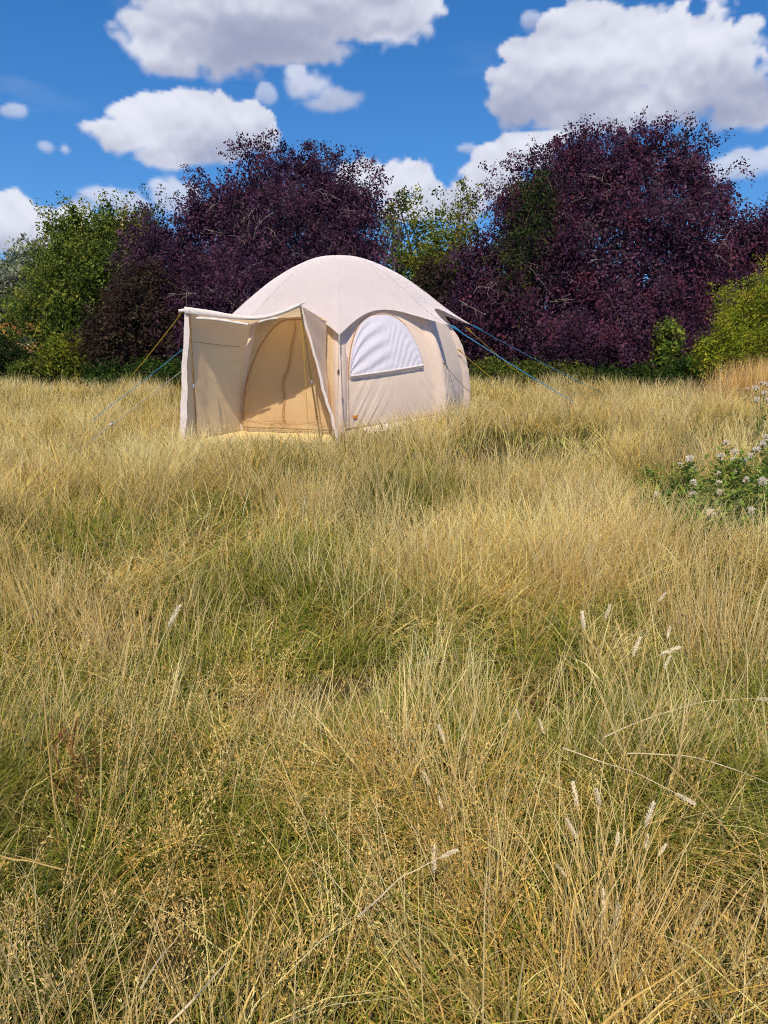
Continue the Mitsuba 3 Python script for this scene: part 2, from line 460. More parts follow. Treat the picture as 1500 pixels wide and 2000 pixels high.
t2, v2 = np.meshgrid(np.linspace(0, 1, 70), np.linspace(0, 1, 50), indexing='ij')
PR = front_edge(t2) * (1 - v2)[..., None] + back_edge(t2) * v2[..., None]
PR[..., 2] += -.04 * np.sin(np.pi * v2) + (meshkit.fbm(np.stack([t2 * 7, v2 * 3, t2 * 0], -1), 3, 2) - .5) * .03 * np.sin(np.pi * t2)
obj('porch_roof', grid(PR), 'm_awning', tent, smooth=True)
# the rolled edge along the front of the porch roof (white)
te = np.linspace(-.0, 1, 90)
FE = front_edge(te)
rng = R(3)
th = .030 + .022 * sstep(.55, .1, te) + .006 * (meshkit.fbm(np.stack([te * 12, te * 0, te * 0], -1), 2, 1) - .5)
ga = np.linspace(0, 2 * np.pi, 13)
RO = FE[:, None] + np.stack([np.zeros((90, 13)), .028 * np.cos(ga)[None] * np.ones((90, 1)) - .03, th[:, None] * np.sin(ga)[None] + .02], -1)
obj('porch_hem', grid(RO), 'm_edge', tent, smooth=True)
# loose rolled tapes hanging just under it
for a, b, dz, r in ((.09, .53, -.075, .020), (.62, .80, -.045, .014)):
    tq = np.linspace(a, b, 30)
    L = front_edge(tq) + np.stack([tq * 0, tq * 0 - .035, dz + .02 * np.sin((tq - a) / (b - a) * np.pi)], -1)
    obj('rolled_tape', tube(L, r * (1 + .2 * np.sin(tq * 60)), 8), 'm_edge', tent, smooth=60)
# spreader ends that stick out at the corners
obj('corner_tab', join([tube([TL + [-.09, -.02, .01], TL + [.04, -.02, .025]], .026, 8)]), 'm_edge', tent, smooth=50)
obj('corner_tab', join([tube([TR + [-.05, -.02, .0], TR + [.06, -.02, .05]], .013, 8)]), 'm_edge', tent, smooth=50)


def porch_wall(front_top, front_bot, back_top, back_bot, side, seed, bulge):
    a, b = np.meshgrid(np.linspace(0, 1, 90), np.linspace(0, 1, 90), indexing='ij')       # a: front to back, b: bottom to top
    f = front_bot + (front_top - front_bot) * b[..., None]
    zk = np.clip(b * 1.9, 0, 1.9)
    g = back_bot + (back_top - back_bot) * b[..., None]
    bow = np.array([tdir(TIPS[7] + 22.5)[0], tdir(TIPS[7] + 22.5)[1], 0])
    g = g + bow * (.20 * np.sin(np.pi * b) * b)[..., None]
    P = f * (1 - a)[..., None] + g * a[..., None]
    folds = .022 * np.sin(a * 20 + b * 3.0 + 1.5 * meshkit.noise(np.stack([a * 3, b * 2, a * 0], -1), seed)) * (1 - b) * (1 - a) ** 1.2 * sstep(0, .12, a)
    folds = folds + (meshkit.fbm(np.stack([a * 9 + b * 5, b * 2 - a, a * 0], -1), 3, seed) - .5) * .05 * sstep(.9, .1, b) + (meshkit.fbm(np.stack([b * 10 + a * 4, a * 2.5, a * 0 + 4], -1), 3, seed + 1) - .5) * .028
    off = (folds + bulge * np.sin(np.pi * a) * np.sin(np.pi * b))
    return P + off[..., None] * np.asarray(side, float)


b0 = wall_pt(7, np.array([.02]), np.array([.0]), .0)[0]
b1 = wall_pt(7, np.array([.93]), np.array([.0]), .0)[0]
PWL = porch_wall(TL, BL, back_edge(np.array([0.]))[0] + [0, 0, -.01], b0, (1, -.3, 0), 4, -.03)
PWR = porch_wall(TR, BR, back_edge(np.array([1.]))[0] + [0, 0, -.01], b1, (1, -.1, 0), 9, -.04)
wl = obj('porch_wall', grid(PWL), 'm_awning', tent, smooth=True)
wr_ = obj('porch_wall', grid(PWR), 'm_porchside', tent, smooth=True)
for key, PW, w, sx in ((wl, PWL, .075, 1), (wr_, PWR, .030, -1)):
    e0 = PW[0]
    n = len(e0)
    ww = w * (1 + .15 * np.sin(np.linspace(0, 7, n)))[:, None]
    st = np.stack([e0 + [-.012 * sx, -.004, 0], e0 + np.array([.35 * sx, -.03, 0]) * ww, e0 + np.array([1.0 * sx, .10, 0]) * ww], 1)
    obj('front_hem', grid(st), 'm_edge', key, smooth=True)
# horizontal seam on the left wall
j = 70
obj('seam', tube(PWL[4:80, j] + [.012, -.006, 0], .005, 4), 'm_stitch', wl)
for key, PW in ((wl, PWL),):
    obj('hem', tube(PW[2:, 4] + [.012, -.008, 0], .006, 4), 'm_zip', key)

# poles
for (px0, py0, y0), (px1, py1, y1) in (((370, 612, 11.22), (385, 874, 11.16)), ((587, 600, 11.46), (627, 870, 11.46))):
    a, b = at(px0, py0, y0), at(px1, py1, y1)
    b[2] = 0
    pk = obj('porch_pole', tube(np.linspace(b, a, 8), .0135, 10), 'm_pole', tent, smooth=50)
    m = b + (a - b) * .47
    obj('ferrule', tube([m - (a - b) * .012, m + (a - b) * .012], .0165, 10), 'm_metal', pk, smooth=50)
    obj('spike', tube([a, a + [0, 0, .05]], .004, 6), 'm_metal', pk)

# door in the panel under the porch
dt0, dt1 = .07, .93


def door_folds(u, v):
    return .012 * np.sin(14 * (u * .4 + v * .6)) * (1 - v) + (meshkit.fbm(np.stack([u * 3 + v * 2, v * 4 - u, u * 0], -1), 3, 15) - .5) * .035


door = obj('door', grid(arch_patch(7, dt0, dt1, .13, .13, 1.93, .03, power=3.0, fold=door_folds)), 'm_awning', tent, smooth=True)
obj('piping', tube(arch_line(7, dt0, dt1, .10, .10, 1.94, .045, power=3.0), .012, 6), 'm_piping', door)
zz = np.linspace(.17, 1.90, 60)
zt = .47 + .012 * np.sin(zz * 5.2) + .010 * np.sin(zz * 11 + 1) + .045 * sstep(.2, 1.8, zz)
obj('zip', join([tube(wall_pt(7, zt, zz, .062), .006, 5), tube(wall_pt(7, zt + .010, zz, .05), .009, 5)]), 'm_zip', door)
tq = np.linspace(dt0 + .02, dt1 - .02, 50)
obj('threshold', tube(wall_pt(7, tq, .10, .05), .013, 6), 'm_zip', door)
obj('seam', tube(wall_pt(7, tq, .24 + .012 * np.sin(tq * 19), .052), .004, 4), 'm_stitch', door)
tq = np.linspace(.45, .51, 12)
obj('toggle_cord', join([tube(wall_pt(7, .48 + (tq - .48) * 1.5, .235 + .05 * np.sin((tq - .45) / .06 * np.pi), .075), .006, 5), tube(wall_pt(7, np.array([.47, .475]), np.array([.24, .19]), .08), .006, 5)]), 'm_zip', door)

# groundsheet of the porch
def gs():
    a, b = np.meshgrid(np.linspace(0, 1, 40), np.linspace(0, 1, 30), indexing='ij')
    f = (BL + [.10, .04, 0]) * (1 - a)[..., None] + (BR + [-.12, .04, 0]) * a[..., None]
    g = b0 * (1 - a)[..., None] + b1 * a[..., None]
    P = f * (1 - b)[..., None] + g * b[..., None]
    P[..., 2] = .05 + .02 * (meshkit.fbm(np.stack([a * 6, b * 4, a * 0], -1), 3, 1) - .5) - .03 * sstep(.12, 0, b)
    return grid(P)


obj('groundsheet', gs(), 'm_groundsheet', tent, smooth=True)


# ------------------------------------------------------------------ guy ropes and pegs
def rope(a, b, col, label, rad=.006, droop=.02, slider=None, split=None):
    a, b = np.asarray(a, float), np.asarray(b, float)
    s = np.linspace(0, 1, 24)
    P = a + (b - a) * s[:, None]
    P[:, 2] -= droop * np.sin(np.pi * s)
    key = thing('guy_rope', label, 'guy rope')
    obj('cord', tube(P, rad, 5), 'm_rope_' + col, key, smooth=60)
    loop = a + (b - a) * np.linspace(0, .07, 6)[:, None] + np.stack([np.zeros(6), np.zeros(6), .02 * np.sin(np.linspace(0, np.pi, 6))], -1)
    obj('knot', tube(loop, rad * 1.7, 6), 'm_rope_' + col, key, smooth=60)
    if slider:
        c = a + (b - a) * slider
        d = (b - a) / np.linalg.norm(b - a)
        obj('slider', join([tube([c - d * .035, c - d * .02, c + d * .02, c + d * .035], [.008, .016, .016, .008], 8), tube([c + [0, 0, -.015], c + [0, 0, .03]], .007, 6)]), 'm_metal', key, smooth=50)
    return key


def peg(p, label, lean):
    p = np.asarray(p, float)
    key = thing('tent_peg', label, 'tent peg')
    l = np.array([*lean, 1.0]); l /= np.linalg.norm(l)
    obj('shaft', tube([p - l * .12, p + l * .13], .006, 8), 'm_metal', key, smooth=50)
    obj('hook', tube([p + l * .13, p + l * .155 + [lean[0] * -.03, lean[1] * -.03, 0], p + l * .14 - np.array([lean[0], lean[1], 0]) * .09], .006, 8), 'm_metal', key, smooth=50)
    return key


tipA, tipB, tipC, tipL, tipL2 = (ridge_pt(k, 1.0) for k in (0, 1, 2, 7, 6))
z = lambda x, y: float(gz(x, y))
pegs = {}
rope(tipB, [3.85, 13.95, z(3.85, 13.95) + .08], 'blue', 'blue guy rope running from the right eave tip down into the grass', .008, .015)
rope(tipC, [5.6, 19.2, z(5.6, 19.2) + .1], 'blue', 'thin blue guy rope from the farthest right eave point towards the trees', .006, .02)
rope(tipC + [-.12, -.15, -.05], [3.55, 15.6, .35], 'yellow', 'yellow guy rope crossing under the blue one right of the tent', .0045, .02)
rope(wall_pt(1, np.array([.88]), np.array([1.22]), .03)[0], [2.9, 15.2, .3], 'yellow', 'low yellow guy rope leaving the tent wall on the right', .006, .01)
rope(wall_pt(1, np.array([.10]), np.array([1.02]), .05)[0], wall_pt(1, np.array([.62]), np.array([.45]), .10)[0] + [.15, -.05, -.05], 'yellow', 'yellow cord lying slack across the right wall of the tent', .005, .02)
rope(tipA + [0, 0, .0], [-.70, 11.05, .05], 'pale', 'pale guy rope dropping straight from the front eave tip to the grass', .008, .01)
rope(TR + [0, -.02, .0], at(604, 868, 11.25), 'yellow', 'thin yellow guy rope coming straight down beside the right porch pole', .0045, .0)
rope(TL + [-.03, -.03, .0], at(243, 752, 12.6), 'yellow', 'yellow guy rope from the left corner of the porch', .007, .01, slider=None)
rope(tipL, [-4.22, 10.1, .08], 'pale', 'long pale guy rope with a metal slider on the left of the tent', .0042, .02, slider=.80)
rope(tipL2, at(178, 822, 11.3), 'blue', 'blue guy rope with a shiny slider, higher of the two left of the porch', .0042, .02, slider=.86)
peg(at(152, 884, 10.0), 'silver tent peg in the grass at the end of the long pale rope', (-.5, -.3))
key = thing('rope_toggle', 'small dark toggle on the pale rope below the front eave tip', 'toggle')
c = tipA + (np.array([-.70, 11.05, .05]) - tipA) * .36
scene[key] = ply(tube([c - [0, 0, .05], c - [0, 0, .035], c + [0, 0, .035], c + [0, 0, .05]], [.008, .018, .018, .008], 8), 'm_toggle', smooth=50)

# ------------------------------------------------------------------ trees and shrubs
def unit(v):
    return v / (np.linalg.norm(v, axis=-1, keepdims=True) + 1e-12)


def leaves(o, d, L, n_per, leaf, rng, pal, weights, droop=.5, jit=.16, var=.22, hang=.45, aspect=.55):
    """Leafy sprays: o origins, d directions, L lengths; n_per diamond leaves on each. Returns (vertices, faces, colours)."""
    n = len(o)
    idx = np.repeat(np.arange(n), n_per)
    m = len(idx)
    t = rng.random(m) ** .8
    p = o[idx] + d[idx] * (L[idx] * t)[:, None]
    p[:, 2] -= droop * L[idx] * t ** 2
    p += rng.normal(size=(m, 3)) * (jit * L[idx])[:, None] * (.4 + .6 * np.sin(np.pi * t))[:, None]
    ax = unit(d[idx] * .5 + rng.normal(size=(m, 3)) * .75 + np.array([0, 0, -hang]))
    sd = unit(np.cross(ax, rng.normal(size=(m, 3))))
    nn = np.cross(ax, sd)
    ll = leaf * rng.uniform(.6, 1.3, m)[:, None]
    wv = ll * aspect * rng.uniform(.75, 1.2, m)[:, None]
    mid = p + ax * ll * .45 + nn * ll * .10
    V = np.stack([p, mid + sd * wv * .5, p + ax * ll, mid - sd * wv * .5], 1).reshape(-1, 3)
    b = np.arange(m)[:, None] * 4
    F = np.concatenate([b + [0, 1, 2], b + [0, 2, 3]], 1).reshape(-1, 3)
    pal = np.asarray(pal, float)
    ci = rng.choice(len(pal), n, p=weights)
    c = pal[ci][idx] * (1 + rng.normal(size=(m, 1)) * var) * (1 + rng.normal(size=(n, 1))[idx] * var * .6)
    c = np.clip(c, .003, .8)
    return V, F, np.repeat(c, 4, axis=0)


def lobe(px, py, rx, ry, Y, depth=None):
    c = at(px, py, Y)
    s = (Y * CP + (CAM_H - c[2]) * SP) / FPX
    rx, ry = rx * .93, ry * .93
    return (*c, rx * s, (depth if depth else max(rx, ry) * .9) * (s if not depth else 1), ry * s)


def sample_lobes(lobes, n, rng, shell=.50, seed=0, rough=.42):
    lobes = np.array(lobes)
    w = (lobes[:, 3] * lobes[:, 5]) ** .9
    k = rng.choice(len(lobes), n, p=w / w.sum())
    d = unit(rng.normal(size=(n, 3)))
    flip = (d[:, 1] > 0) & (rng.random(n) < .5)                 # more sprays on the open side of the hedge
    d[flip, 1] *= -1
    r = shell + (1.02 - shell) * rng.random(n) ** .6
    P = lobes[k, :3] + d * lobes[k, 3:6] * r[:, None]
    q = P / 1.15 + seed
    nz = meshkit.fbm(q, 3, seed) - .5
    P = lobes[k, :3] + d * lobes[k, 3:6] * (r + nz * rough * 2)[:, None]
    return P, unit(d / lobes[k, 3:6]), k


def clumped(P, nrm, k, per, sig, rng):
    """Sprays gathered into drooping clumps with gaps between."""
    n = max(len(P) // per, 1)
    c = np.repeat(np.arange(n), per)
    off = rng.normal(size=(len(c), 3)) * sig * np.array([1, 1, .85])
    return P[c] + off, unit(nrm[c] + off * .9), k[c], c


def make_tree(name, label, cat, group, base, lobes, n_sprays, n_per, leaf, pal, weights, seed, spray=(.5, 1.0), droop=.5, stems=4, stem_r=.12, up=.1, tufts=0, tuft_len=(.6, 1.2), n_twigs=160, minz=.25, part=None, jit=.16, mat='m_leaf', aspect=.55, extra=None, fill=.33, clump=0, sig=.30):
    rng = R(seed)
    key = thing(name, label, cat, group)
    P, nrm, k = sample_lobes(lobes, n_sprays, rng, seed=seed)
    if clump:
        P, nrm, k, _ = clumped(P, nrm, k, clump, sig, rng)
    keep = P[:, 2] > gz(P[:, 0], P[:, 1]) + minz * rng.random(len(P))
    P, nrm, k = P[keep], nrm[keep], k[keep]
    d = unit(nrm * .8 + rng.normal(size=P.shape) * .45 + np.array([0, 0, up]))
    L = rng.uniform(*spray, len(P))
    parts = [leaves(P - d * L[:, None] * .4, d, L, n_per, leaf, rng, pal, weights, droop, jit=jit, aspect=aspect)]
    if fill:                                                    # the shaded inside of the crown
        Pf, nf, kf = sample_lobes(lobes, int(n_sprays * fill), rng, shell=.05, seed=seed, rough=.1)
        lb = np.array(lobes)
        Pf = lb[kf, :3] + (Pf - lb[kf, :3]) * .72
        okf = Pf[:, 2] > gz(Pf[:, 0], Pf[:, 1]) + .2
        Pf, nf = Pf[okf], nf[okf]
        df = unit(nf + rng.normal(size=Pf.shape) * .8)
        parts.append(leaves(Pf, df, rng.uniform(*spray, len(Pf)), int(n_per * .9), leaf * 1.35, rng, pal, weights, droop, jit=jit * 1.4, aspect=.75))
    lobes = np.array(lobes)
    twig_src = [(P, d, L)]
    if tufts:                                                   # loose leaders standing out of the crown's top
        topk = rng.choice(len(lobes), tufts, p=(lobes[:, 2] + lobes[:, 5]).clip(.1) ** 4 / ((lobes[:, 2] + lobes[:, 5]).clip(.1) ** 4).sum())
        dd = unit(np.stack([rng.normal(size=tufts) * .75, rng.normal(size=tufts) * .6, rng.uniform(.35, 1.0, tufts)], 1))
        pp = lobes[topk, :3] + dd * lobes[topk, 3:6] * .95
        d2 = unit(dd * .7 + np.stack([rng.normal(size=tufts) * .35, rng.normal(size=tufts) * .3, rng.uniform(.1, .7, tufts)], 1))
        L2 = rng.uniform(*tuft_len, tufts)
        parts.append(leaves(pp, d2, L2, int(n_per * 1.6), leaf, rng, pal, weights, .28, jit=.10, aspect=aspect))
        twig_src.append((pp - d2 * .3, d2, L2 + .25))
    # trunk and limbs
    base = np.array(base, float)
    tr = []
    tops = lobes[rng.choice(len(lobes), stems, replace=stems > len(lobes))]
    for q in tops:
        b = base + np.array([rng.normal() * .25, rng.normal() * .25, -.1])
        e = q[:3] + np.array([0, 0, q[5] * .35])
        s = np.linspace(0, 1, 9)[:, None]
        c = b * (1 - s) + e * s
        c[:, :2] = b[:2] + (e[:2] - b[:2]) * (s ** 1.5)
        c += rng.normal(size=c.shape) * .06 * np.sin(np.pi * s)
        obj('trunk', tube(c, stem_r * (1 - .8 * s[:, 0]), 7), 'm_bark', key, smooth=60)
    tw = []
    for Pq, dq, Lq in twig_src:
        m = min(len(Pq), n_twigs)
        for i in rng.choice(len(Pq), m, replace=False):
            a = Pq[i] - dq[i] * Lq[i] * .5
            s = np.linspace(0, 1, 5)[:, None]
            c = a + dq[i] * Lq[i] * 1.1 * s
            c[:, 2] -= droop * .6 * Lq[i] * s[:, 0] ** 2
            tw.append(tube(c, .011 * (1 - .75 * s[:, 0]), 3, cap=False))
    if tw:
        obj('branches', join(tw), 'm_bark', key, smooth=60)
        labels[key + '__branches'] = {'kind': 'stuff'}
    V, F, C = [], [], []
    kk = 0
    for v, f, c in parts + (extra or []):
        V.append(v); F.append(f + kk); C.append(c); kk += len(v)
    obj('crown', (np.vstack(V), np.vstack(F)), mat, key, color=np.vstack(C))
    labels[key + '__crown'] = {'kind': 'stuff'}
    return key


def dead_twig(tree, px, py, Y, size, seed, flip=1):
    """A pale leafless twig that forks and droops like a claw."""
    rng = R(seed)
    c0 = at(px, py, Y)
    parts = []
    s = np.linspace(0, 1, 8)
    ang = rng.uniform(-.9, .9)
    u_ = np.array([flip * math.cos(ang), -.35, math.sin(ang)])
    main = c0 + u_ * ((s - .6) * size)[:, None] + np.array([0, 0, -1.]) * (.30 * size * s ** 2)[:, None] + np.cumsum(rng.normal(size=(8, 3)) * .022, 0)
    parts.append(tube(main, .011 * (1 - .7 * s), 5))
    for i in range(rng.integers(3, 9)):
        k = rng.integers(1, 8)
        l = size * rng.uniform(.2, .65)
        dr_ = unit(u_ * rng.uniform(.2, 1.0) + rng.normal(size=3) * .55 + [0, -.1, -.15])
        u = np.linspace(0, 1, 7)
        c = main[k] + dr_ * l * u[:, None] + np.cumsum(rng.normal(size=(7, 3)) * .016, 0) * u[:, None]
        c[:, 2] -= .30 * l * u ** 2
        parts.append(tube(c, .0075 * (1 - .6 * u), 4))
        if rng.random() < .6:
            q = c[3] + unit(dr_ + rng.normal(size=3) * .6) * l * .4 * u[:, None]
            parts.append(tube(q, .005 * (1 - .6 * u), 4))
    obj('dead_twig', join(parts), 'm_deadwood', tree, smooth=60)


PURPLE = [(.105, .048, .096), (.070, .036, .076), (.165, .082, .145), (.050, .029, .062), (.10, .070, .088)]
PW_ = [.32, .26, .16, .16, .10]
RED = [(.155, .052, .085), (.115, .042, .070), (.11, .030, .042), (.040, .012, .022)]
GREEN = [(.115, .175, .036), (.19, .245, .045), (.07, .12, .03), (.30, .29, .055)]

# far trees behind, small and pale, at the left edge
make_tree('distant_tree', 'hazy grey-green tree at the left edge, lowest of the tree tops', 'tree', None, at(20, 700, 44.), [lobe(30, 570, 70, 62, 44), lobe(100, 560, 60, 60, 44), lobe(-40, 580, 70, 80, 44), lobe(60, 520, 40, 45, 44)],
          520, 42, .17, [(.28, .33, .26), (.33, .38, .26), (.22, .27, .20)], [.4, .3, .3], 11, (1.0, 1.8), .3, 3, .16, tufts=10)
# green ash-like tree on the left
make_tree('green_tree', 'bright green tree left of the purple trees, with loose feathery leaders on top', 'tree', None, at(170, 722, 29.), [lobe(195, 540, 90, 80, 29), lobe(145, 600, 75, 75, 29), lobe(170, 465, 50, 42, 29), lobe(250, 530, 62, 80, 29), lobe(110, 545, 42, 42, 29), lobe(160, 650, 75, 55, 29), lobe(135, 480, 26, 28, 29), lobe(215, 450, 30, 30, 29), lobe(45, 604, 46, 22, 29), lobe(98, 660, 24, 42, 29)],
          1250, 34, .115, GREEN, [.34, .30, .22, .14], 12, (.7, 1.3), .35, 5, .13, up=.25, tufts=60, tuft_len=(.7, 1.7), fill=.2, clump=7, sig=.32)
make_tree('yellow_tree', 'small yellow-green tree top peeping out between the green tree and the left purple tree', 'tree', None, at(262, 722, 29.8), [lobe(262, 460, 30, 38, 29.8), lobe(255, 500, 34, 50, 29.8)],
          150, 34, .11, [(.24, .22, .03), (.18, .20, .03)], [.6, .4], 13, (.5, .9), .35, 1, .09, tufts=4)
make_tree('blue_green_tree', 'thin bluish green sapling top against the sky beside the left purple tree', 'tree', None, at(298, 720, 30.5), [lobe(296, 425, 26, 36, 30.5), lobe(300, 480, 30, 60, 30.5)],
          60, 26, .10, [(.06, .09, .06), (.08, .11, .05)], [.5, .5], 14, (.5, 1.0), .3, 1, .06, tufts=7)
# green trees between the two purple ones
make_tree('green_tree', 'light green tree with yellowing leaves between the two purple trees', 'tree', None, at(825, 715, 31.), [lobe(795, 490, 48, 58, 31), lobe(865, 500, 45, 58, 31), lobe(830, 575, 90, 70, 31), lobe(900, 440, 22, 40, 31), lobe(785, 430, 18, 28, 31), lobe(840, 650, 90, 65, 31)],
          640, 34, .12, [(.15, .20, .035), (.24, .26, .045), (.085, .13, .025), (.32, .27, .06)], [.36, .3, .22, .12], 15, (.6, 1.2), .35, 4, .11, up=.3, tufts=34, tuft_len=(.7, 1.7), fill=.2, clump=6)
# purple trees
tl = make_tree('purple_tree', 'tall dark purple-leaved tree behind the tent, left of the gap', 'tree', None, at(560, 715, 27.5),
               [lobe(560, 450, 160, 115, 27.5), lobe(585, 352, 48, 46, 27.5), lobe(470, 395, 88, 60, 27.5), lobe(670, 435, 72, 78, 27.5), lobe(520, 560, 205, 115, 27), lobe(395, 560, 115, 110, 27.5), lobe(650, 372, 36, 38, 27.5), lobe(325, 500, 82, 82, 28), lobe(680, 540, 75, 95, 27.5), lobe(420, 650, 130, 70, 27), lobe(560, 660, 200, 60, 27.5), lobe(395, 440, 52, 50, 28), lobe(312, 595, 82, 100, 27.6), lobe(505, 345, 34, 34, 27.6), lobe(715, 395, 26, 30, 27.5)],
               3200, 50, .097, PURPLE, PW_, 21, (.5, 1.2), .9, 7, .13, up=0, tufts=120, tuft_len=(.6, 1.5), n_twigs=260, fill=.30, clump=9)
tr_ = make_tree('purple_tree', 'broad dark purple-leaved tree right of the tent, the biggest of the trees', 'tree', None, at(1200, 715, 26.5),
                [lobe(1190, 500, 225, 170, 26.5), lobe(1180, 345, 120, 60, 26.5), lobe(1330, 330, 46, 42, 26.5), lobe(1030, 440, 88, 100, 26.5), lobe(1410, 510, 105, 100, 26.5), lobe(1090, 610, 180, 100, 26), lobe(1340, 620, 150, 95, 26.3), lobe(938, 610, 80, 95, 26.5), lobe(1490, 450, 50, 42, 26.5), lobe(1245, 310, 52, 36, 26.5), lobe(1055, 365, 46, 42, 26.8), lobe(1180, 660, 260, 50, 26), lobe(1470, 600, 80, 100, 27), lobe(932, 525, 52, 66, 26.8), lobe(1490, 540, 80, 100, 26.8), lobe(1375, 380, 50, 45, 26.7), lobe(1120, 320, 34, 30, 26.6)],
                4500, 50, .097, PURPLE + RED[:2], [.26, .22, .12, .14, .08, .11, .07], 22, (.5, 1.2), .95, 9, .13, up=0, tufts=140, tuft_len=(.6, 1.5), n_twigs=320, fill=.32, clump=9)
for i, (px, py, sz) in enumerate([(1144, 380, .8), (1193, 362, .9), (1188, 322, .8), (1423, 460, .6), (1043, 525, 1.2), (950, 560, .8), (1178, 506, 1.0), (1099, 583, .8), (1415, 502, .6), (1159, 660, .7), (1342, 416, .6), (920, 590, .8)]):
    dead_twig(tr_, px, py, 24.1 if 380 < py < 620 else 24.7, sz * .8, 50 + i, 1 if i % 3 else -1)
for i, (px, py, sz) in enumerate([(487, 520, .9), (440, 578, 1.2), (358, 566, .8), (415, 395, .8), (513, 425, .7), (636, 370, .7)]):
    dead_twig(tl, px, py, 24.9 if py > 400 else 25.7, sz * .85, 90 + i, 1 if i % 2 else -1)
rng = R(808)
for i in range(26):                                          # finer ones, hanging all over both crowns
    px, py = rng.uniform(930, 1440), rng.uniform(340, 650)
    dead_twig(tr_, px, py, 24.3 + 1.5 * abs(px - 1190) / 260, rng.uniform(.45, .8), 600 + i, 1 if i % 2 else -1)
for i in range(18):
    px, py = rng.uniform(370, 700), rng.uniform(360, 600)
    dead_twig(tl, px, py, 25.1 + 1.3 * abs(px - 540) / 170, rng.uniform(.4, .75), 640 + i, 1 if i % 2 else -1)
# green tree growing through the right purple tree
make_tree('green_tree', 'narrow dark green tree growing up through the left side of the big purple tree', 'tree', None, at(1020, 715, 25.6), [lobe(1035, 420, 32, 52, 24.9), lobe(1022, 490, 28, 50, 24.7), lobe(1052, 370, 22, 28, 25.1), lobe(1008, 545, 20, 34, 24.8)],
          170, 30, .095, [(.036, .060, .024), (.055, .082, .026), (.09, .10, .024), (.06, .035, .045)], [.48, .28, .12, .12], 16, (.5, .9), .6, 2, .07, tufts=0, fill=.1, clump=5, sig=.26)
# dull brown-purple shrub, left foot of the hedge
make_tree('brown_shrub', 'dull brownish purple shrub below the left purple tree', 'shrub', None, at(260, 722, 26.), [lobe(265, 630, 80, 85, 26), lobe(210, 660, 50, 60, 26), lobe(330, 660, 60, 60, 26), lobe(290, 570, 55, 60, 26.3)],
          900, 32, .095, [(.060, .040, .036), (.085, .060, .045), (.045, .028, .030), (.05, .06, .025)], [.4, .28, .2, .12], 17, (.5, .9), .4, 4, .07)
make_tree('brown_shrub', 'small dark brownish shrub at the foot of the gap behind the tent', 'shrub', None, at(850, 715, 27.), [lobe(850, 555, 38, 48, 27), lobe(855, 630, 50, 70, 27)],
          260, 32, .095, [(.050, .032, .034), (.065, .05, .04), (.04, .05, .022)], [.5, .3, .2], 18, (.5, .8), .4, 2, .05)
# dark shrub and light shrubs at the left foot
make_tree('dark_shrub', 'dark green dense shrub at the bottom of the hedge on the far left', 'shrub', None, at(15, 735, 27.), [lobe(8, 697, 46, 40, 27), lobe(48, 709, 20, 25, 27), lobe(-40, 690, 50, 50, 27)],
          420, 34, .075, [(.022, .045, .016), (.035, .065, .02), (.06, .09, .03)], [.5, .35, .15], 19, (.4, .7), .2, 2, .05)
make_tree('yellow_green_shrub', 'yellow-green leafy shrub in front of the green tree', 'shrub', None, at(140, 735, 26.5), [lobe(140, 690, 38, 40, 26.5), lobe(110, 705, 30, 32, 26.5), lobe(175, 710, 30, 25, 26.5)],
          330, 32, .09, [(.20, .24, .03), (.25, .25, .035), (.10, .16, .03)], [.4, .3, .3], 20, (.4, .7), .3, 2, .04)
# yellow-green bush at the right edge
make_tree('yellow_green_bush', 'big yellow-green bush at the right edge in front of the purple tree', 'bush', None, at(1475, 730, 19.5), [lobe(1475, 620, 75, 75, 19.5), lobe(1430, 660, 50, 50, 19.2), lobe(1520, 600, 70, 75, 19.8), lobe(1395, 690, 28, 32, 19.2), lobe(1500, 690, 70, 50, 19.4)],
          1050, 34, .052, [(.27, .32, .032), (.37, .39, .045), (.16, .24, .028), (.42, .34, .05)], [.4, .28, .24, .08], 23, (.3, .6), .3, 5, .05, up=.25, tufts=22, tuft_len=(.4, .9), clump=6, sig=.14)
# brambles and weeds along the foot of the hedge: separate clumps
BR_LAB = ['low dark green bramble patch at the foot of the brown shrub', 'low dark green bramble patch at the foot of the left purple tree', 'low dark green bramble patch right beside the left wall of the tent porch',
          'yellowish green weed clump just right of the tent wall', 'yellowish green weed clump behind the far end of the blue guy ropes', 'yellowish green weed clump under the middle of the big purple tree', 'low dark green bramble patch under the right half of the big purple tree',
          'low dark green bramble patch left of the bright green sapling', 'dark green bramble patch between the saplings and the right-hand bush', 'yellowish weed clump at the far left beside the dark green shrub']
for i, (px, w, h, Y, c) in enumerate([(215, 45, 32, 25.4, 0), (290, 48, 30, 25.2, 0), (350, 30, 36, 24.8, 0), (960, 45, 26, 23.6, 1), (1030, 40, 22, 23.4, 1), (1110, 45, 22, 23.2, 1), (1185, 45, 20, 23.2, 0), (1260, 50, 22, 23.2, 0), (1335, 45, 30, 22.6, 0), (60, 40, 26, 26, 1)]):
    pal = [[(.05, .10, .025), (.075, .13, .03), (.035, .07, .02)], [(.12, .16, .03), (.16, .18, .04), (.07, .11, .025)]][c]
    b = at(px, 742, Y); b[2] = z(b[0], b[1])
    make_tree('bramble', BR_LAB[i], 'bramble', ['brambles along the hedge', 'weed clumps along the hedge'][c], b, [(b[0], b[1], b[2] + .30, w * Y / FPX, .6, h * Y / FPX * 1.25)],
              170, 26, .085, pal, [.4, .35, .25], 300 + i, (.3, .6), .2, 2, .02, up=.5, n_twigs=12, minz=.05)
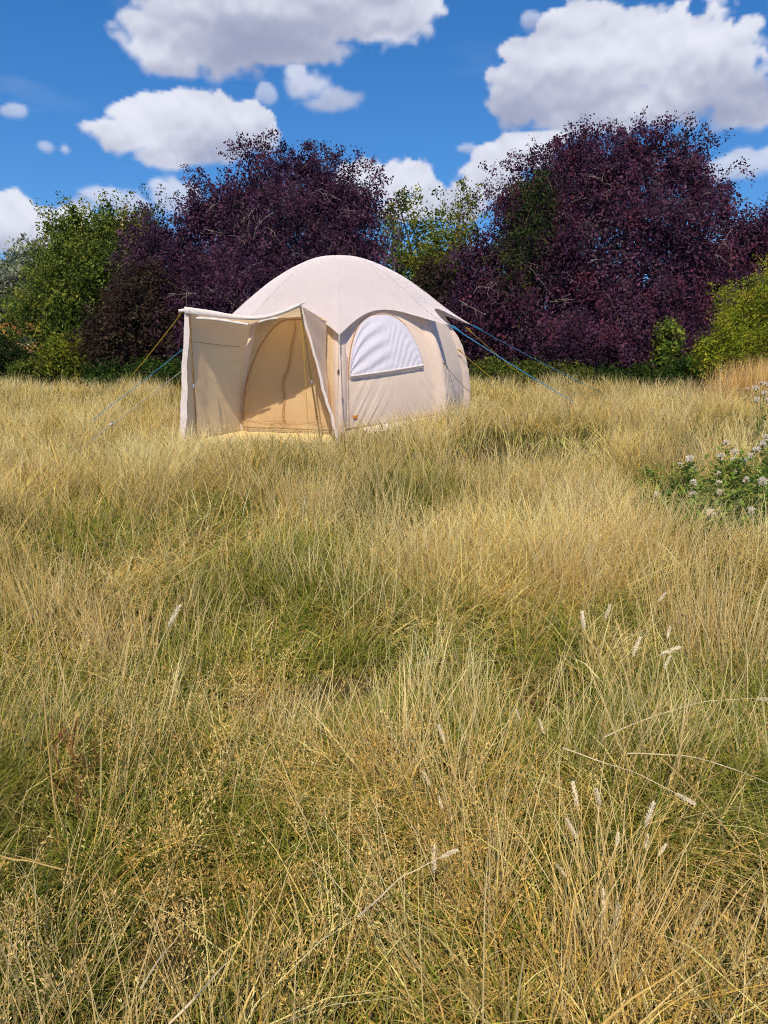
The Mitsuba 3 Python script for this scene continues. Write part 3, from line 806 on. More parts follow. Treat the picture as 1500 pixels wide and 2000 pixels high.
# bright green saplings low in front of the big purple tree
for i, (px, py, rx, ry) in enumerate([(1303, 660, 18, 42), (1300, 700, 16, 20)]):
    c = at(px, py, 23.2)
    make_tree('sapling', ['slim bright green sapling in front of the dark purple tree', 'short bluish green sapling below the slim bright one'][i], 'sapling', None, [c[0], c[1], z(c[0], c[1])], [lobe(px, py, rx, ry, 23.2, .4)],
              46, 26, .085, [(.15, .24, .05), (.22, .27, .045)], [.5, .5], 320 + i, (.25, .5), .3, 1, .015, up=.4, n_twigs=10)


# ------------------------------------------------------------------ the house behind the trees
def house():
    Y = 41.
    key = thing('brick_house', 'orange brick house with a white window, glimpsed through the trees on the far left', 'house')
    c = at(55, 690, Y)
    x0, x1 = at(-60, 700, Y)[0], at(125, 700, Y)[0]
    wz = (at(40, 656, Y)[2], at(40, 674, Y)[2])
    wx = (at(37, 660, Y)[0], at(61, 660, Y)[0])
    ztop = at(40, 651, Y)[2]
    scene['m_brick'] = {'type': 'twosided', 'bsdf': {'type': 'diffuse', 'reflectance': proc(brick)}}
    scene['m_tile'] = {'type': 'twosided', 'bsdf': {'type': 'diffuse', 'reflectance': {'type': 'rgb', 'value': (.36, .13, .06)}}}
    scene['m_white'] = {'type': 'twosided', 'bsdf': {'type': 'diffuse', 'reflectance': {'type': 'rgb', 'value': (.75, .76, .78)}}}
    scene['m_pane'] = {'type': 'twosided', 'bsdf': {'type': 'roughplastic', 'diffuse_reflectance': {'type': 'rgb', 'value': (.25, .30, .34)}, 'alpha': .1}}
    g = trimesh.boolean.difference([trimesh.creation.box(bounds=[[x0, Y, -1], [x1, Y + 6, ztop]]), trimesh.creation.box(bounds=[[wx[0], Y - 1, wz[1]], [wx[1], Y + .3, wz[0]]])], engine='manifold')
    wk = obj('wall', (np.array(g.vertices), np.array(g.faces)), 'm_brick', key)
    rf = np.array([[x0 - .3, Y - .35, ztop - .05], [x1 + .3, Y - .35, ztop - .05], [x1 + .3, Y + 6.3, ztop - .05], [x0 - .3, Y + 6.3, ztop - .05], [x0 - .3, Y + 3, ztop + 1.0], [x1 + .3, Y + 3, ztop + 1.0]])
    obj('roof', (rf, np.array([[0, 1, 5], [0, 5, 4], [2, 3, 4], [2, 4, 5], [0, 4, 3], [1, 2, 5], [0, 2, 1], [0, 3, 2]])), 'm_tile', key)
    w = obj('window', join([box(wx[0], wx[0] + .07, Y + .02, Y + .1, wz[1], wz[0]), box(wx[1] - .07, wx[1], Y + .02, Y + .1, wz[1], wz[0]), box(wx[0] + .07, wx[1] - .07, Y + .02, Y + .1, wz[1], wz[1] + .07), box(wx[0] + .07, wx[1] - .07, Y + .02, Y + .1, wz[0] - .07, wz[0]), box((wx[0] + wx[1]) / 2 - .04, (wx[0] + wx[1]) / 2 + .04, Y + .02, Y + .1, wz[1] + .07, wz[0] - .07)]), 'm_white', key)
    obj('pane', box(wx[0] + .02, wx[1] - .02, Y + .12, Y + .14, wz[1] + .02, wz[0] - .02), 'm_pane', w)


def brick(p, n, uv):
    row = dr.floor(p.z / .075)
    off = (row - 2 * dr.floor(row / 2)) * .1125
    col = dr.floor((p.x + off) / .225)
    h = mikit.cell_rand(col, row, 3)
    c = mix((.42, .17, .075), (.58, .27, .13), h)
    fx, fz = (p.x + off) / .225 - col, p.z / .075 - row
    j = dr.maximum(dr.select(fx < .06, 1.0, 0.0), dr.select(fz < .16, 1.0, 0.0))
    return mix(c, (.5, .42, .36), mi.Float(j) * .6)


house()
# ------------------------------------------------------------------ grass
STRAW = np.array([(.80, .565, .19), (.88, .69, .31), (.72, .46, .11), (.44, .27, .075), (.90, .77, .43)])
SW = [.32, .22, .22, .14, .10]
GRN = np.array([(.15, .22, .022), (.085, .165, .016), (.22, .27, .032), (.31, .29, .05), (.065, .145, .026)])
GW = [.30, .24, .2, .16, .10]
LV = np.array([0, .38, .72, 1.0])


def blades(x, y, h, w, az, lean, drop, cb, ct, rng, lv=LV, zoff=0.):
    """Curved tapering blades rooted in the ground, each its own ribbon. Returns (V, F, C)."""
    n, k = len(x), len(lv)
    t = lv[None, :]
    hor = (lean * h)[:, None] * t ** 1.5
    ver = h[:, None] * (t * np.sqrt(np.clip(1 - (lean * .55) ** 2, .15, 1))[:, None] - drop[:, None] * t ** 2.6)
    dx, dy = np.cos(az), np.sin(az)
    wob = rng.normal(size=(n, 1)) * .06 * h[:, None] * np.sin(np.pi * t * 1.3)
    px = x[:, None] + dx[:, None] * hor - dy[:, None] * wob
    py = y[:, None] + dy[:, None] * hor + dx[:, None] * wob
    pz = (gz(x, y) - .015 + zoff)[:, None] + np.maximum(ver, 0.004)
    P = np.stack([px, py, pz], -1)
    fa = rng.uniform(-.9, .9, n) + np.where(rng.random(n) < .25, np.pi / 2, 0)      # turned anyhow
    wx, wy = np.cos(fa), np.sin(fa)
    ww = w[:, None] * np.clip(1.0 - .85 * t ** 1.6, .0, 1) * .5
    S = np.stack([wx[:, None] * ww, wy[:, None] * ww, ww * 0], -1)
    A, B = P[:, :-1] - S[:, :-1], P[:, :-1] + S[:, :-1]
    V = np.concatenate([np.stack([A, B], 2).reshape(n, -1, 3), P[:, -1:]], 1)        # 2(k-1)+1 vertices
    nv = 2 * (k - 1) + 1
    f = []
    for i in range(k - 2):
        a = 2 * i
        f += [[a, a + 1, a + 3], [a, a + 3, a + 2]]
    f.append([2 * (k - 2), 2 * (k - 2) + 1, nv - 1])
    F = (np.arange(n)[:, None, None] * nv + np.array(f)[None]).reshape(-1, 3)
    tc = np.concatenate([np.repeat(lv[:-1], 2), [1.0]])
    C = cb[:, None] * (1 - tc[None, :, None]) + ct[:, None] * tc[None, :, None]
    return V.reshape(-1, 3), F, C.reshape(-1, 3)


# greener and drier patches of the sward: photo place, radius in metres, how green
SPOTS = [(600, 1090, .5, .2), (470, 1230, .4, .22), (690, 1340, .3, .22), (330, 1290, .35, .18), (900, 1010, .8, .16), (130, 1500, .3, .18), (560, 1180, .5, .12), (930, 1520, .25, .16), (1450, 1560, .35, .25), (1120, 1760, .2, .2), (620, 1800, .2, .2), (1000, 900, .9, .1), (1180, 1000, .6, .08),
         (250, 960, 1.4, -.22), (520, 930, 1.0, -.12), (1250, 1150, .7, -.14), (1000, 1280, .4, -.12), (560, 1520, .2, -.12), (1350, 880, 1.2, -.1), (120, 1180, .5, -.14), (800, 1150, .4, -.1), (60, 880, 1.0, -.1), (760, 1900, .3, -.2)]


def root(px, py):
    d = ray(px, py)
    p = d * (CAM_H / -d[2])
    return np.array([p[0], p[1], z(p[0], p[1])])


def fields(x, y):
    o = np.zeros_like(x)
    green = .5 + (meshkit.fbm(np.stack([x * .38 + 4, y * .38 + 9, o], -1), 3, 31) - .5) * .75 + .07 * sstep(7, 3, y) - .06 * sstep(7, 10, y)
    flow = meshkit.fbm(np.stack([x * .7 + 14, y * .7 + 3, o], -1), 2, 32)
    tall = meshkit.fbm(np.stack([x * .9 + 7, y * .6 + 1, o], -1), 3, 33)
    for px, py, r, k in SPOTS:
        q = root(px, py)
        green = green + 1.35 * k * np.exp(-((x - q[0]) ** 2 + (y - q[1]) ** 2) / r ** 2)
    green = green + (meshkit.fbm(np.stack([x * 1.9 + 4, y * 1.9 + 9, o], -1), 2, 38) - .5) * .45
    return green, flow, tall


def inside_tent(x, y):
    r = np.hypot(x - TC[0], y - TC[1])
    a, b, c, d = BL + [-.05, -.02, 0], BR + [.03, -.02, 0], b1, b0
    ins = np.ones_like(x, bool)
    for p, q in ((a, b), (b, c), (c, d), (d, a)):
        ins &= (q[0] - p[0]) * (y - p[1]) - (q[1] - p[1]) * (x - p[0]) > 0
    return (r < 2.5) | ins


def scatter(n, d0, d1, rng, margin=1.0):
    """Roots over the meadow, about evenly spread in the view: denser near by."""
    u = rng.random(n)
    y = np.sqrt(d0 ** 2 + (d1 ** 2 - d0 ** 2) * u)
    x = rng.uniform(-1, 1, n) * (.56 * y + margin)
    return x, y


def colours(n, rng, green, kind, tid):
    """Colour by tussock first, then a little by blade."""
    nt = tid.max() + 1
    st = STRAW[rng.choice(5, nt, p=SW)][tid] * .65 + STRAW[rng.choice(5, n, p=SW)] * .35
    gt = GRN[rng.choice(5, nt, p=GW)][tid] * .65 + GRN[rng.choice(5, n, p=GW)] * .35
    s = st * (1 + rng.normal(size=nt)[tid, None] * .20) * (1 + rng.normal(size=(n, 1)) * .16)
    g = gt * (1 + rng.normal(size=nt)[tid, None] * .15) * (1 + rng.normal(size=(n, 1)) * .16)
    isg = (.6 * rng.random(nt)[tid] + .4 * rng.random(n)) < kind
    mixg = rng.random((n, 1)) * .35
    tip = np.where(isg[:, None], g * (1 - mixg) + s * mixg, s)
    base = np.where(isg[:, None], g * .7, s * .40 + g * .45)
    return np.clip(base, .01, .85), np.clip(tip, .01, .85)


# hollows where little grows and the dark soil and thatch show
HOLES = [(np.array(root(px, py)), r) for px, py, r in [(60, 1640, .07), (85, 1690, .05), (1400, 1815, .09), (1330, 1800, .06), (520, 1190, .16), (640, 1380, .13), (340, 1800, .10), (1050, 1405, .12), (480, 1390, .14), (330, 1940, .07), (700, 1350, .10), (1440, 1500, .08), (220, 1250, .15), (1240, 1900, .06)]]


def dark_spots(x, y):
    return np.clip(sum(np.exp(-(((x - q[0]) / (1.7 * r)) ** 2 + ((y - q[1]) / (2.2 * r)) ** 2)) for q, r in HOLES), 0, 1)


def thistle_patch(x, y):
    return np.exp(-(((x - 3.05) / .85) ** 2 + ((y - 5.9) / 1.15) ** 2) ** 2)


def meadow(seed, bands, layer):
    rng = R(seed)
    V, F, C, k = [], [], [], 0
    for n, d0, d1, wid in bands:
        nt = int(n * .74)
        x, y = scatter(n - nt, d0, d1, rng)
        # tussocks: blades that fan out from a common root and share a lean and a tone
        per = 38
        tx, ty = scatter(max(nt // per, 1), d0, d1, rng)
        T_ = len(tx)
        rep_ = np.repeat(np.arange(T_), per)
        rad = np.minimum(rng.uniform(.025, .07, T_) * (1 + .18 * d1), .17)[rep_]
        ex, ey = rng.normal(size=len(rep_)) * rad, rng.normal(size=len(rep_)) * rad
        X, Y = np.concatenate([x, tx[rep_] + ex]), np.concatenate([y, ty[rep_] + ey])
        u = len(x)
        tid = np.concatenate([np.arange(u) + T_, rep_])
        g, fl, ta = fields(X, Y)
        gap = meshkit.fbm(np.stack([X * 1.5 + 70, Y * 1.1 + 20, X * 0], -1), 2, 36)
        m = len(X)
        az = fl * 4 * np.pi + 1.0 + rng.normal(size=m) * 1.2
        taz = (fl[u:] * 4 * np.pi + rng.normal(size=T_)[rep_] * 1.0)
        tl_ = rng.uniform(.0, .85, T_)[rep_]                                   # how far the whole tussock has gone over
        hx = np.cos(taz) * tl_ + ex / rad * .38 + rng.normal(size=len(rep_)) * .27
        hy = np.sin(taz) * tl_ + ey / rad * .38 + rng.normal(size=len(rep_)) * .27
        az[u:] = np.arctan2(hy, hx)
        tlean = np.concatenate([np.full(u, .5), np.hypot(hx, hy)])
        th_ = np.concatenate([rng.uniform(.8, 1.1, u), rng.uniform(.50, 1.45, T_)[rep_]])
        ins = inside_tent(X, Y)
        edge = np.exp(-((np.hypot(X - TC[0], Y - TC[1]) - 2.5) / .5) ** 2) + .6 * np.exp(-(((X + 1.9) / 1.6) ** 4 + ((Y - 11.2) / .6) ** 4))
        far = sstep(9, 17, Y)
        mat = sstep(6.0, 1.8, Y)                                              # trodden and matted near the camera
        if layer == 'green':
            h = rng.uniform(.10, .26, m) * (.7 + .6 * ta)
            lean = .35 + .9 * tlean * rng.uniform(.6, 1.2, m); drop = rng.uniform(.05, .5, m)
            kind = np.clip(.68 + (g - .5) * 3.4 - .32 * far, .06, .97)
            h = h * (1 + .25 * sstep(.45, .65, gap)); kind = np.clip(kind + .35 * sstep(.42, .62, gap), 0, .98)
            cut = rng.random(m) < 1.0
        elif layer == 'thatch':                                               # broken, flattened dead stalks lying on the rest
            h = rng.uniform(.12, .42, m)
            lean = rng.uniform(.9, 1.5, m); drop = rng.uniform(.35, .75, m)
            kind = np.full(m, .10)
            az = rng.uniform(0, 2 * np.pi, m)
            cut = rng.random(m) < sstep(.35, .6, gap + .1)
        elif layer == 'straw':
            h = (rng.uniform(.22, .50, m) * (1 - .28 * mat)) * (.5 + 1.0 * ta) * th_
            lean = .12 + tlean * rng.uniform(.5, 1.1, m) + .5 * mat * rng.random(m); drop = rng.uniform(.02, .32, m) + .25 * mat * rng.random(m)
            kind = np.clip(.36 + (g - .5) * 3.2 - .34 * sstep(3.5, 11, Y), .02, .9)
            cut = rng.random(m) < np.clip(1.12 - 1.0 * sstep(.42, .62, gap) * (1 - .65 * far), .1, 1)
        else:                                                                 # tall thin flowering stems
            h = rng.uniform(.38, .66, m) * (.6 + .75 * ta) * (1 - .15 * mat)
            lean = .05 + .6 * tlean * rng.uniform(.4, 1, m); drop = rng.uniform(.0, .12, m)
            kind = np.full(m, .05)
            cut = rng.random(m) < .25 + 1.1 * ta - .5 * sstep(.45, .65, gap) * (1 - far)
        h = h * (1 - .85 * dark_spots(X, Y)) * (1 - .6 * np.clip(edge, 0, 1)) * (1 - .8 * thistle_patch(X, Y))
        cb, ct = colours(m, rng, g, kind, tid)
        if layer == 'thatch':
            cb = ct * .9
        if layer == 'stem':
            ct = ct * .45 + np.array([.90, .79, .50]) * .55
        pale = (meshkit.noise(np.stack([X * .8, Y * .8, X * 0 + 3], -1), 40) - .5)[:, None]
        ct = np.clip(ct * (1 + .45 * pale), .01, .88)
        w = wid * rng.uniform(.55, 1.4, m) * np.where(rng.random(m) < .14, 1.7, 1)
        kp = ~ins & cut
        v, f, c = blades(X[kp], Y[kp], h[kp], w[kp], az[kp], np.clip(lean, 0, 1.5)[kp], drop[kp], cb[kp], ct[kp], rng, LV if d0 < 8 else np.array([0, .55, 1.0]))
        V.append(v); F.append(f + k); C.append(c); k += len(v)
    return np.vstack(V), np.vstack(F), np.vstack(C)


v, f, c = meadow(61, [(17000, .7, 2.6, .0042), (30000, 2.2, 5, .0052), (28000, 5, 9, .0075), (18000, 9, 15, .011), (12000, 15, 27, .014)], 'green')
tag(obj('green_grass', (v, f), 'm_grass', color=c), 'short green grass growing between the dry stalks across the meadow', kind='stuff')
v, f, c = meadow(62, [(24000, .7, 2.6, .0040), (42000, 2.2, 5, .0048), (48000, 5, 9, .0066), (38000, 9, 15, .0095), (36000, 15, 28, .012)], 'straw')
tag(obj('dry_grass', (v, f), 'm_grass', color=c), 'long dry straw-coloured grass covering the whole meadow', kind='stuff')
v, f, c = meadow(64, [(7000, .8, 2.6, .0034), (11000, 2.2, 5, .0042), (9000, 5, 9, .006)], 'thatch')
tag(obj('dead_thatch', (v, f), 'm_grass', color=c), 'broken dead grass stalks lying flat among the standing grass', kind='stuff')
v, f, c = meadow(65, [(900, .8, 2.6, .009), (1800, 2.2, 5, .010), (1500, 5, 9, .012)], 'green')
tag(obj('broad_grass', (v, f), 'm_grass', color=c), 'broader fresh green grass blades scattered in the sward', kind='stuff')
def bunch(px, py, n, sig, hr, fan, seed):
    """A bunch of pale upright stalks on one root."""
    rng = R(seed)
    q = root(px, py)
    ex, ey = rng.normal(size=n) * sig, rng.normal(size=n) * sig
    az = np.arctan2(ey, ex) + rng.normal(size=n) * .5
    col = STRAW[rng.choice([0, 1, 4], n)] * rng.uniform(.8, 1.1, (n, 1))
    return blades(q[0] + ex, q[1] + ey, rng.uniform(*hr, n), rng.uniform(.0022, .0042, n), az, rng.uniform(.02, fan, n), rng.uniform(0, .08, n), col * .62, np.clip(col, 0, .9), rng)


BUNCH = [bunch(*b, 900 + i) for i, b in enumerate([(1200, 1900, 170, .075, (.22, .50), .55), (930, 1800, 120, .06, (.25, .52), .5), (1150, 1960, 110, .06, (.2, .42), .5), (900, 1620, 90, .07, (.25, .5), .5), (1380, 1260, 240, .16, (.35, .75), .35), (1130, 1180, 260, .18, (.35, .75), .4), (1230, 1120, 220, .2, (.35, .75), .3), (780, 1560, 100, .07, (.25, .5), .7), (240, 1300, 160, .12, (.3, .6), .5), (90, 1230, 200, .14, (.35, .65), .4), (1440, 1330, 180, .12, (.35, .7), .4), (600, 1020, 240, .2, (.35, .7), .35), (1000, 1000, 260, .22, (.4, .75), .3)])]
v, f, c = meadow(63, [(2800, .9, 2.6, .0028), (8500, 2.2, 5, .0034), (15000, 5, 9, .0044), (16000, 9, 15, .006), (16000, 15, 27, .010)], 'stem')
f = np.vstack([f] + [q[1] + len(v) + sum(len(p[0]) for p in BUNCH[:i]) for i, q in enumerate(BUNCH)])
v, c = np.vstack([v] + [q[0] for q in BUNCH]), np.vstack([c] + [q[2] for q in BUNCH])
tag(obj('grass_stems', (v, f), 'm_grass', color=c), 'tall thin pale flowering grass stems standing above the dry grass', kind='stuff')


def panicles(seed, n, d0, d1, hr, nsp, sl, pick, tone):
    """Grass flower heads: a stem with a loose head of small pointed spikelets along its last third."""
    rng = R(seed)
    x, y = scatter(n, d0, d1, rng, .4)
    ok = pick(x, y, rng) & ~inside_tent(x, y) & (rng.random(n) > 1.3 * thistle_patch(x, y))
    x, y = x[ok], y[ok]
    n = len(x)
    h = rng.uniform(*hr, n)
    az = rng.uniform(0, 2 * np.pi, n)
    lean = rng.uniform(.1, .8, n); drop = rng.uniform(0, .3, n)
    tone = np.asarray(tone, float)
    col = tone[rng.choice(len(tone), n)] * (1 + rng.normal(size=(n, 1)) * .15)
    V, F, C = blades(x, y, h, np.full(n, .0022), az, lean, drop, col * .6, col, rng)
    # spikelets
    i = np.repeat(np.arange(n), nsp)
    t = rng.uniform(.55, 1.02, len(i))
    hor = lean[i] * h[i] * t ** 1.5
    ver = h[i] * (t * np.sqrt(np.clip(1 - (lean[i] * .55) ** 2, .15, 1)) - drop[i] * t ** 2.6)
    c0 = np.stack([x[i] + np.cos(az[i]) * hor, y[i] + np.sin(az[i]) * hor, gz(x[i], y[i]) - .015 + np.maximum(ver, .02)], -1)
    spread = (h[i] * .060 * (1.12 - t) / .5)[:, None]
    off = rng.normal(size=(len(i), 3)) * spread
    p = c0 + off
    ax = unit(off / (spread + 1e-9) * .5 + np.stack([np.cos(az[i]) * lean[i], np.sin(az[i]) * lean[i], 1.0 - 1.2 * drop[i]], -1) + rng.normal(size=p.shape) * .18)
    sd = unit(np.cross(ax, rng.normal(size=p.shape)))
    L = (sl * rng.uniform(.7, 1.4, len(i)))[:, None]
    m = p + ax * L * .4
    SV = np.stack([p, m + sd * L * .13, p + ax * L, m - sd * L * .13], 1).reshape(-1, 3)
    b = np.arange(len(i))[:, None] * 4
    SF = np.concatenate([b + [0, 1, 2], b + [0, 2, 3]], 1).reshape(-1, 3) + len(V)
    SC = np.repeat(np.clip(col[i] * (1 + rng.normal(size=(len(i), 1)) * .2), .02, .85), 4, axis=0)
    return np.vstack([V, SV]), np.vstack([F, SF]), np.vstack([C, SC])


GOLD = [(.58, .40, .12), (.66, .48, .17), (.48, .31, .09), (.72, .55, .24)]
near = lambda x, y, rng: rng.random(len(x)) < np.clip(1.2 - (y - 1.3) * .55, .06, 1) * np.where((x > -.2) & (y > 2.0), .35, 1) * sstep(.40, .60, meshkit.fbm(np.stack([x * 2.2, y * 2.2, x * 0 + 5], -1), 2, 44)) * 1.3
a_ = panicles(71, 3400, 1.0, 3.6, (.18, .42), 64, .0105, near, GOLD)
b_ = panicles(72, 1500, 3.4, 9, (.35, .62), 18, .012, lambda x, y, rng: rng.random(len(x)) < .8, GOLD)
tag(obj('grass_panicles', (np.vstack([a_[0], b_[0]]), np.vstack([a_[1], b_[1] + len(a_[0])])), 'm_grass', color=np.vstack([a_[2], b_[2]])), 'golden grass flower heads, thickest along the bottom edge', kind='stuff')


# ------------------------------------------------------------------ single stalks that stand out
def stalk(name, label, group, pts, rad, head=None, seed=0, col='m_stalk', branches=0):
    rng = R(seed)
    key = thing(name, label, 'stalk' if 'dock' not in name else 'weed', group)
    p = np.array(pts, float)
    s = np.linspace(0, 1, len(p))
    q = np.linspace(0, 1, 18)
    c = np.stack([PchipInterpolator(s, p[:, i])(q) for i in range(3)], 1)
    obj('stem', tube(c, rad * (1 - .6 * q), 5), col, key, smooth=60)
    if head:                                                            # a narrow spike of overlapping husks
        hl, hw = head
        d = unit(c[-1] - c[-2])
        n = 46
        t = np.linspace(0, 1, n)
        o = c[-1] - d * hl * .35 + d * hl * t[:, None]
        ph = t * 40 + rng.random(n)
        a = unit(np.cross(d, [0.3, 0.2, 1.0])); b = np.cross(d, a)
        out = a * np.cos(ph)[:, None] + b * np.sin(ph)[:, None]
        env = hw * np.sin(np.pi * np.clip(t * .92 + .06, 0, 1)) ** .7 * rng.uniform(.7, 1.25, n)
        ax = unit(out * .55 + d)
        L = hl * .24
        sd = unit(np.cross(ax, out))
        r0 = o + out * (env * .35)[:, None]
        V = np.stack([r0, r0 + ax * L * .45 + sd * L * .20 + out * (env * .4)[:, None], r0 + ax * L, r0 + ax * L * .45 - sd * L * .20 + out * (env * .4)[:, None]], 1).reshape(-1, 3)
        bb = np.arange(n)[:, None] * 4
        obj('seed_head', (V, np.concatenate([bb + [0, 1, 2], bb + [0, 2, 3]], 1).reshape(-1, 3)), 'm_husk', key)
    if branches:
        parts = []
        for i in range(branches):
            k = rng.integers(7, 17)
            d = np.array([rng.normal() * .5, rng.normal() * .5, 1.0]); d /= np.linalg.norm(d)
            l = rng.uniform(.05, .14)
            u = np.linspace(0, 1, 5)
            cc = c[k] + d * l * u[:, None]
            parts.append(tube(cc, .0022 * (1 - .4 * u), 4))
            for j in range(9):
                pz_ = cc[0] + (cc[-1] - cc[0]) * rng.random() + rng.normal(size=3) * .004
                parts.append(tube([pz_, pz_ + rng.normal(size=3) * .003 + [0, 0, .006]], [.003, .001], 4))
        obj('seed_clusters', join(parts), col, key, smooth=60)
        labels[key + '__seed_clusters'] = {'kind': 'stuff'}
    return key


scene['m_stalk'] = {'type': 'twosided', 'bsdf': {'type': 'diffuse', 'reflectance': proc(lambda p, n, uv: mix((.42, .29, .09), (.60, .46, .20), noise(p.x * 30, p.y * 30, p.z * 12)))}}
scene['m_palestalk'] = {'type': 'twosided', 'bsdf': {'type': 'diffuse', 'reflectance': proc(lambda p, n, uv: mix((.52, .43, .24), (.70, .62, .42), noise(p.x * 30, p.y * 30, p.z * 12)))}}
scene['m_dock'] = {'type': 'twosided', 'bsdf': {'type': 'diffuse', 'reflectance': proc(lambda p, n, uv: mix((.12, .05, .022), (.26, .12, .05), noise(p.x * 40, p.y * 40, p.z * 20)))}}
scene['m_husk'] = {'type': 'principledthin', 'base_color': {'type': 'rgb', 'value': (.88, .81, .62)}, 'roughness': .9, 'diff_trans': .6, 'eta': 1.2}


# pale dog's-tail stalks at the lower right: (root px, root py, tip px, tip py)
DOG = [(1205, 1880, 1265, 1600), (1215, 1890, 1290, 1665), (1190, 1900, 1205, 1645), (1180, 1860, 1120, 1625), (1200, 1870, 1170, 1565), (1150, 1800, 1125, 1560), (1250, 1870, 1262, 1650), (1225, 1930, 1240, 1790), (1185, 1950, 1180, 1770), (1160, 1890, 1100, 1705), (1195, 1940, 1205, 1800), (870, 1690, 835, 1525), (900, 1640, 865, 1440), (880, 1720, 862, 1575), (1080, 1560, 1060, 1425), (1040, 1560, 1013, 1400), (1240, 1500, 1300, 1300), (1180, 1380, 1290, 1170), (1150, 1360, 1185, 1200), (850, 1880, 848, 1690), (1130, 1400, 1300, 1275), (1150, 1350, 1140, 1220), (1210, 1400, 1240, 1270), (1290, 1370, 1305, 1240)]
N1 = ['first', 'second', 'third', 'fourth', 'fifth', 'sixth', 'seventh', 'eighth', 'ninth', 'tenth', 'eleventh', 'twelfth', 'thirteenth', 'fourteenth']
DOG = sorted(DOG[:11], key=lambda q: q[2]) + sorted(DOG[11:], key=lambda q: q[2])
for i, (ax_, ay_, bx_, by_) in enumerate(DOG):
    a = root(ax_, ay_)
    b = at(bx_, by_, a[1] + .05 + .05 * (i % 3))
    m = (a + b) / 2 + np.array([(a[0] - b[0]) * .10, 0, .02])
    lo = i < 11
    stalk('seed_grass_stalk', f'{N1[i]} from the left of the whitish seed heads in the lower right bunch' if lo else f'{N1[i - 11]} from the left of the whitish seed heads outside the bunch', 'whitish seed heads in the lower right bunch' if lo else 'scattered whitish seed heads', [a, m, b], .0023, ((.035 + .028 * ((i * 7) % 5) / 4) * (1 if a[1] < 2.6 else 1.45), (.0024 + .0015 * ((i * 3) % 4) / 3) * (1 if a[1] < 2.6 else 1.3)), 400 + i)
def over(px, py, h):
    """The point on a pixel's ray at height h."""
    d = ray(px, py)
    return np.array([0, 0, CAM_H]) + d * ((CAM_H - h) / -d[2])


# long single straws that cross the picture
LONG = [('long golden stalk leaning at the left edge, rooted at the lower left', [(145, 1850), (105, 1560), (80, 1300), (62, 1160)], 1.95, .0034, 'm_stalk', None),
        ('long pale straw bending across the grass towards the right edge, upper of two', [(1180, 1440), (1290, 1395), (1400, 1368), (1485, 1365)], 2.5, .0028, 'm_palestalk', (.05, .004)),
        ('long pale straw arching down to the right edge, lower of two', [(1225, 1472), (1320, 1475), (1420, 1498), (1500, 1530)], 2.3, .0028, 'm_palestalk', None),
        ('pale straw lying diagonally from the middle to a whitish head at the right', [(1098, 1460), (1180, 1490), (1260, 1518), (1330, 1555)], 2.2, .0026, 'm_palestalk', (.05, .005)),
        ('straight pale straw crossing down to the right edge', [(1290, 1480), (1360, 1550), (1430, 1635), (1500, 1685)], 2.1, .0024, 'm_stalk', None),
        ('slanting pale stalk with a slim head in the green patch left of the middle', [(235, 1520), (265, 1400), (295, 1300), (335, 1212)], 2.7, .0030, 'm_palestalk', (.09, .005)),
        ('pale curved straw lying near the bottom edge, left of the middle', [(330, 2000), (380, 1950), (420, 1905), (447, 1880)], 1.5, .0028, 'm_palestalk', None),
        ('thin pale straw slanting up at the lower left of the middle', [(275, 1930), (300, 1890), (330, 1850), (352, 1822)], 1.6, .0024, 'm_palestalk', None),
        ('pale straw leaning out to the left beside a whitish head', [(700, 1790), (750, 1745), (800, 1705), (870, 1670)], 1.9, .0026, 'm_palestalk', (.04, .004)),
        ('tan straw lying flat at the left edge', [(-10, 1668), (40, 1680), (90, 1690), (125, 1698)], 1.8, .0030, 'm_stalk', None),
        ('long thin straw rising from the lower left bunch', [(225, 1600), (240, 1500), (262, 1400), (300, 1300)], 2.3, .0022, 'm_stalk', None)]
for i, (lab, pp, Y, r, mt, hd) in enumerate(LONG):
    stalk('long_straw', lab, None, [at(px, py, Y + .06 * k) if i in (0, 5, 10) else over(px, py, .30 + .02 * math.sin(2 * k + i)) for k, (px, py) in enumerate(pp)], r, hd, 450 + i, mt)
for i, (pp, Y) in enumerate([([(165, 1850), (168, 1720), (150, 1560), (140, 1440)], 1.95), ([(205, 1620), (190, 1560), (185, 1500), (180, 1480)], 2.2), ([(160, 1760), (140, 1640), (110, 1480), (100, 1400)], 2.1)]):
    stalk('dock_stem', ['reddish brown dock stem at the lower left, lowest of three', 'short rusty dock stem at the left, rightmost of three', 'thin dark reddish dock stem at the left, leaning left'][i], None, [at(px, py, Y + .05 * k) for k, (px, py) in enumerate(pp)], .0032, None, 470 + i, 'm_dock', 4)


# ------------------------------------------------------------------ thistles at the right edge
def fluff(c, r, rng, n=70):
    d = unit(rng.normal(size=(n, 3)) + [0, 0, .5])
    a = unit(np.cross(d, rng.normal(size=(n, 3))))
    L = r * rng.uniform(.6, 1.15, n)[:, None]
    V = np.stack([c + d * L * .1, c + d * L + a * r * .12, c + d * L * 1.05, c + d * L - a * r * .12], 1).reshape(-1, 3)
    b = np.arange(n)[:, None] * 4
    return V, np.concatenate([b + [0, 1, 2], b + [0, 2, 3]], 1).reshape(-1, 3)


scene['m_fluff'] = {'type': 'principledthin', 'base_color': {'type': 'rgb', 'value': (.86, .81, .70)}, 'roughness': .9, 'diff_trans': .7, 'eta': 1.2}
scene['m_budbrown'] = {'type': 'twosided', 'bsdf': {'type': 'diffuse', 'reflectance': {'type': 'rgb', 'value': (.16, .10, .05)}}}
scene['m_thistlestem'] = {'type': 'twosided', 'bsdf': {'type': 'diffuse', 'reflectance': {'type': 'rgb', 'value': (.13, .17, .06)}}}


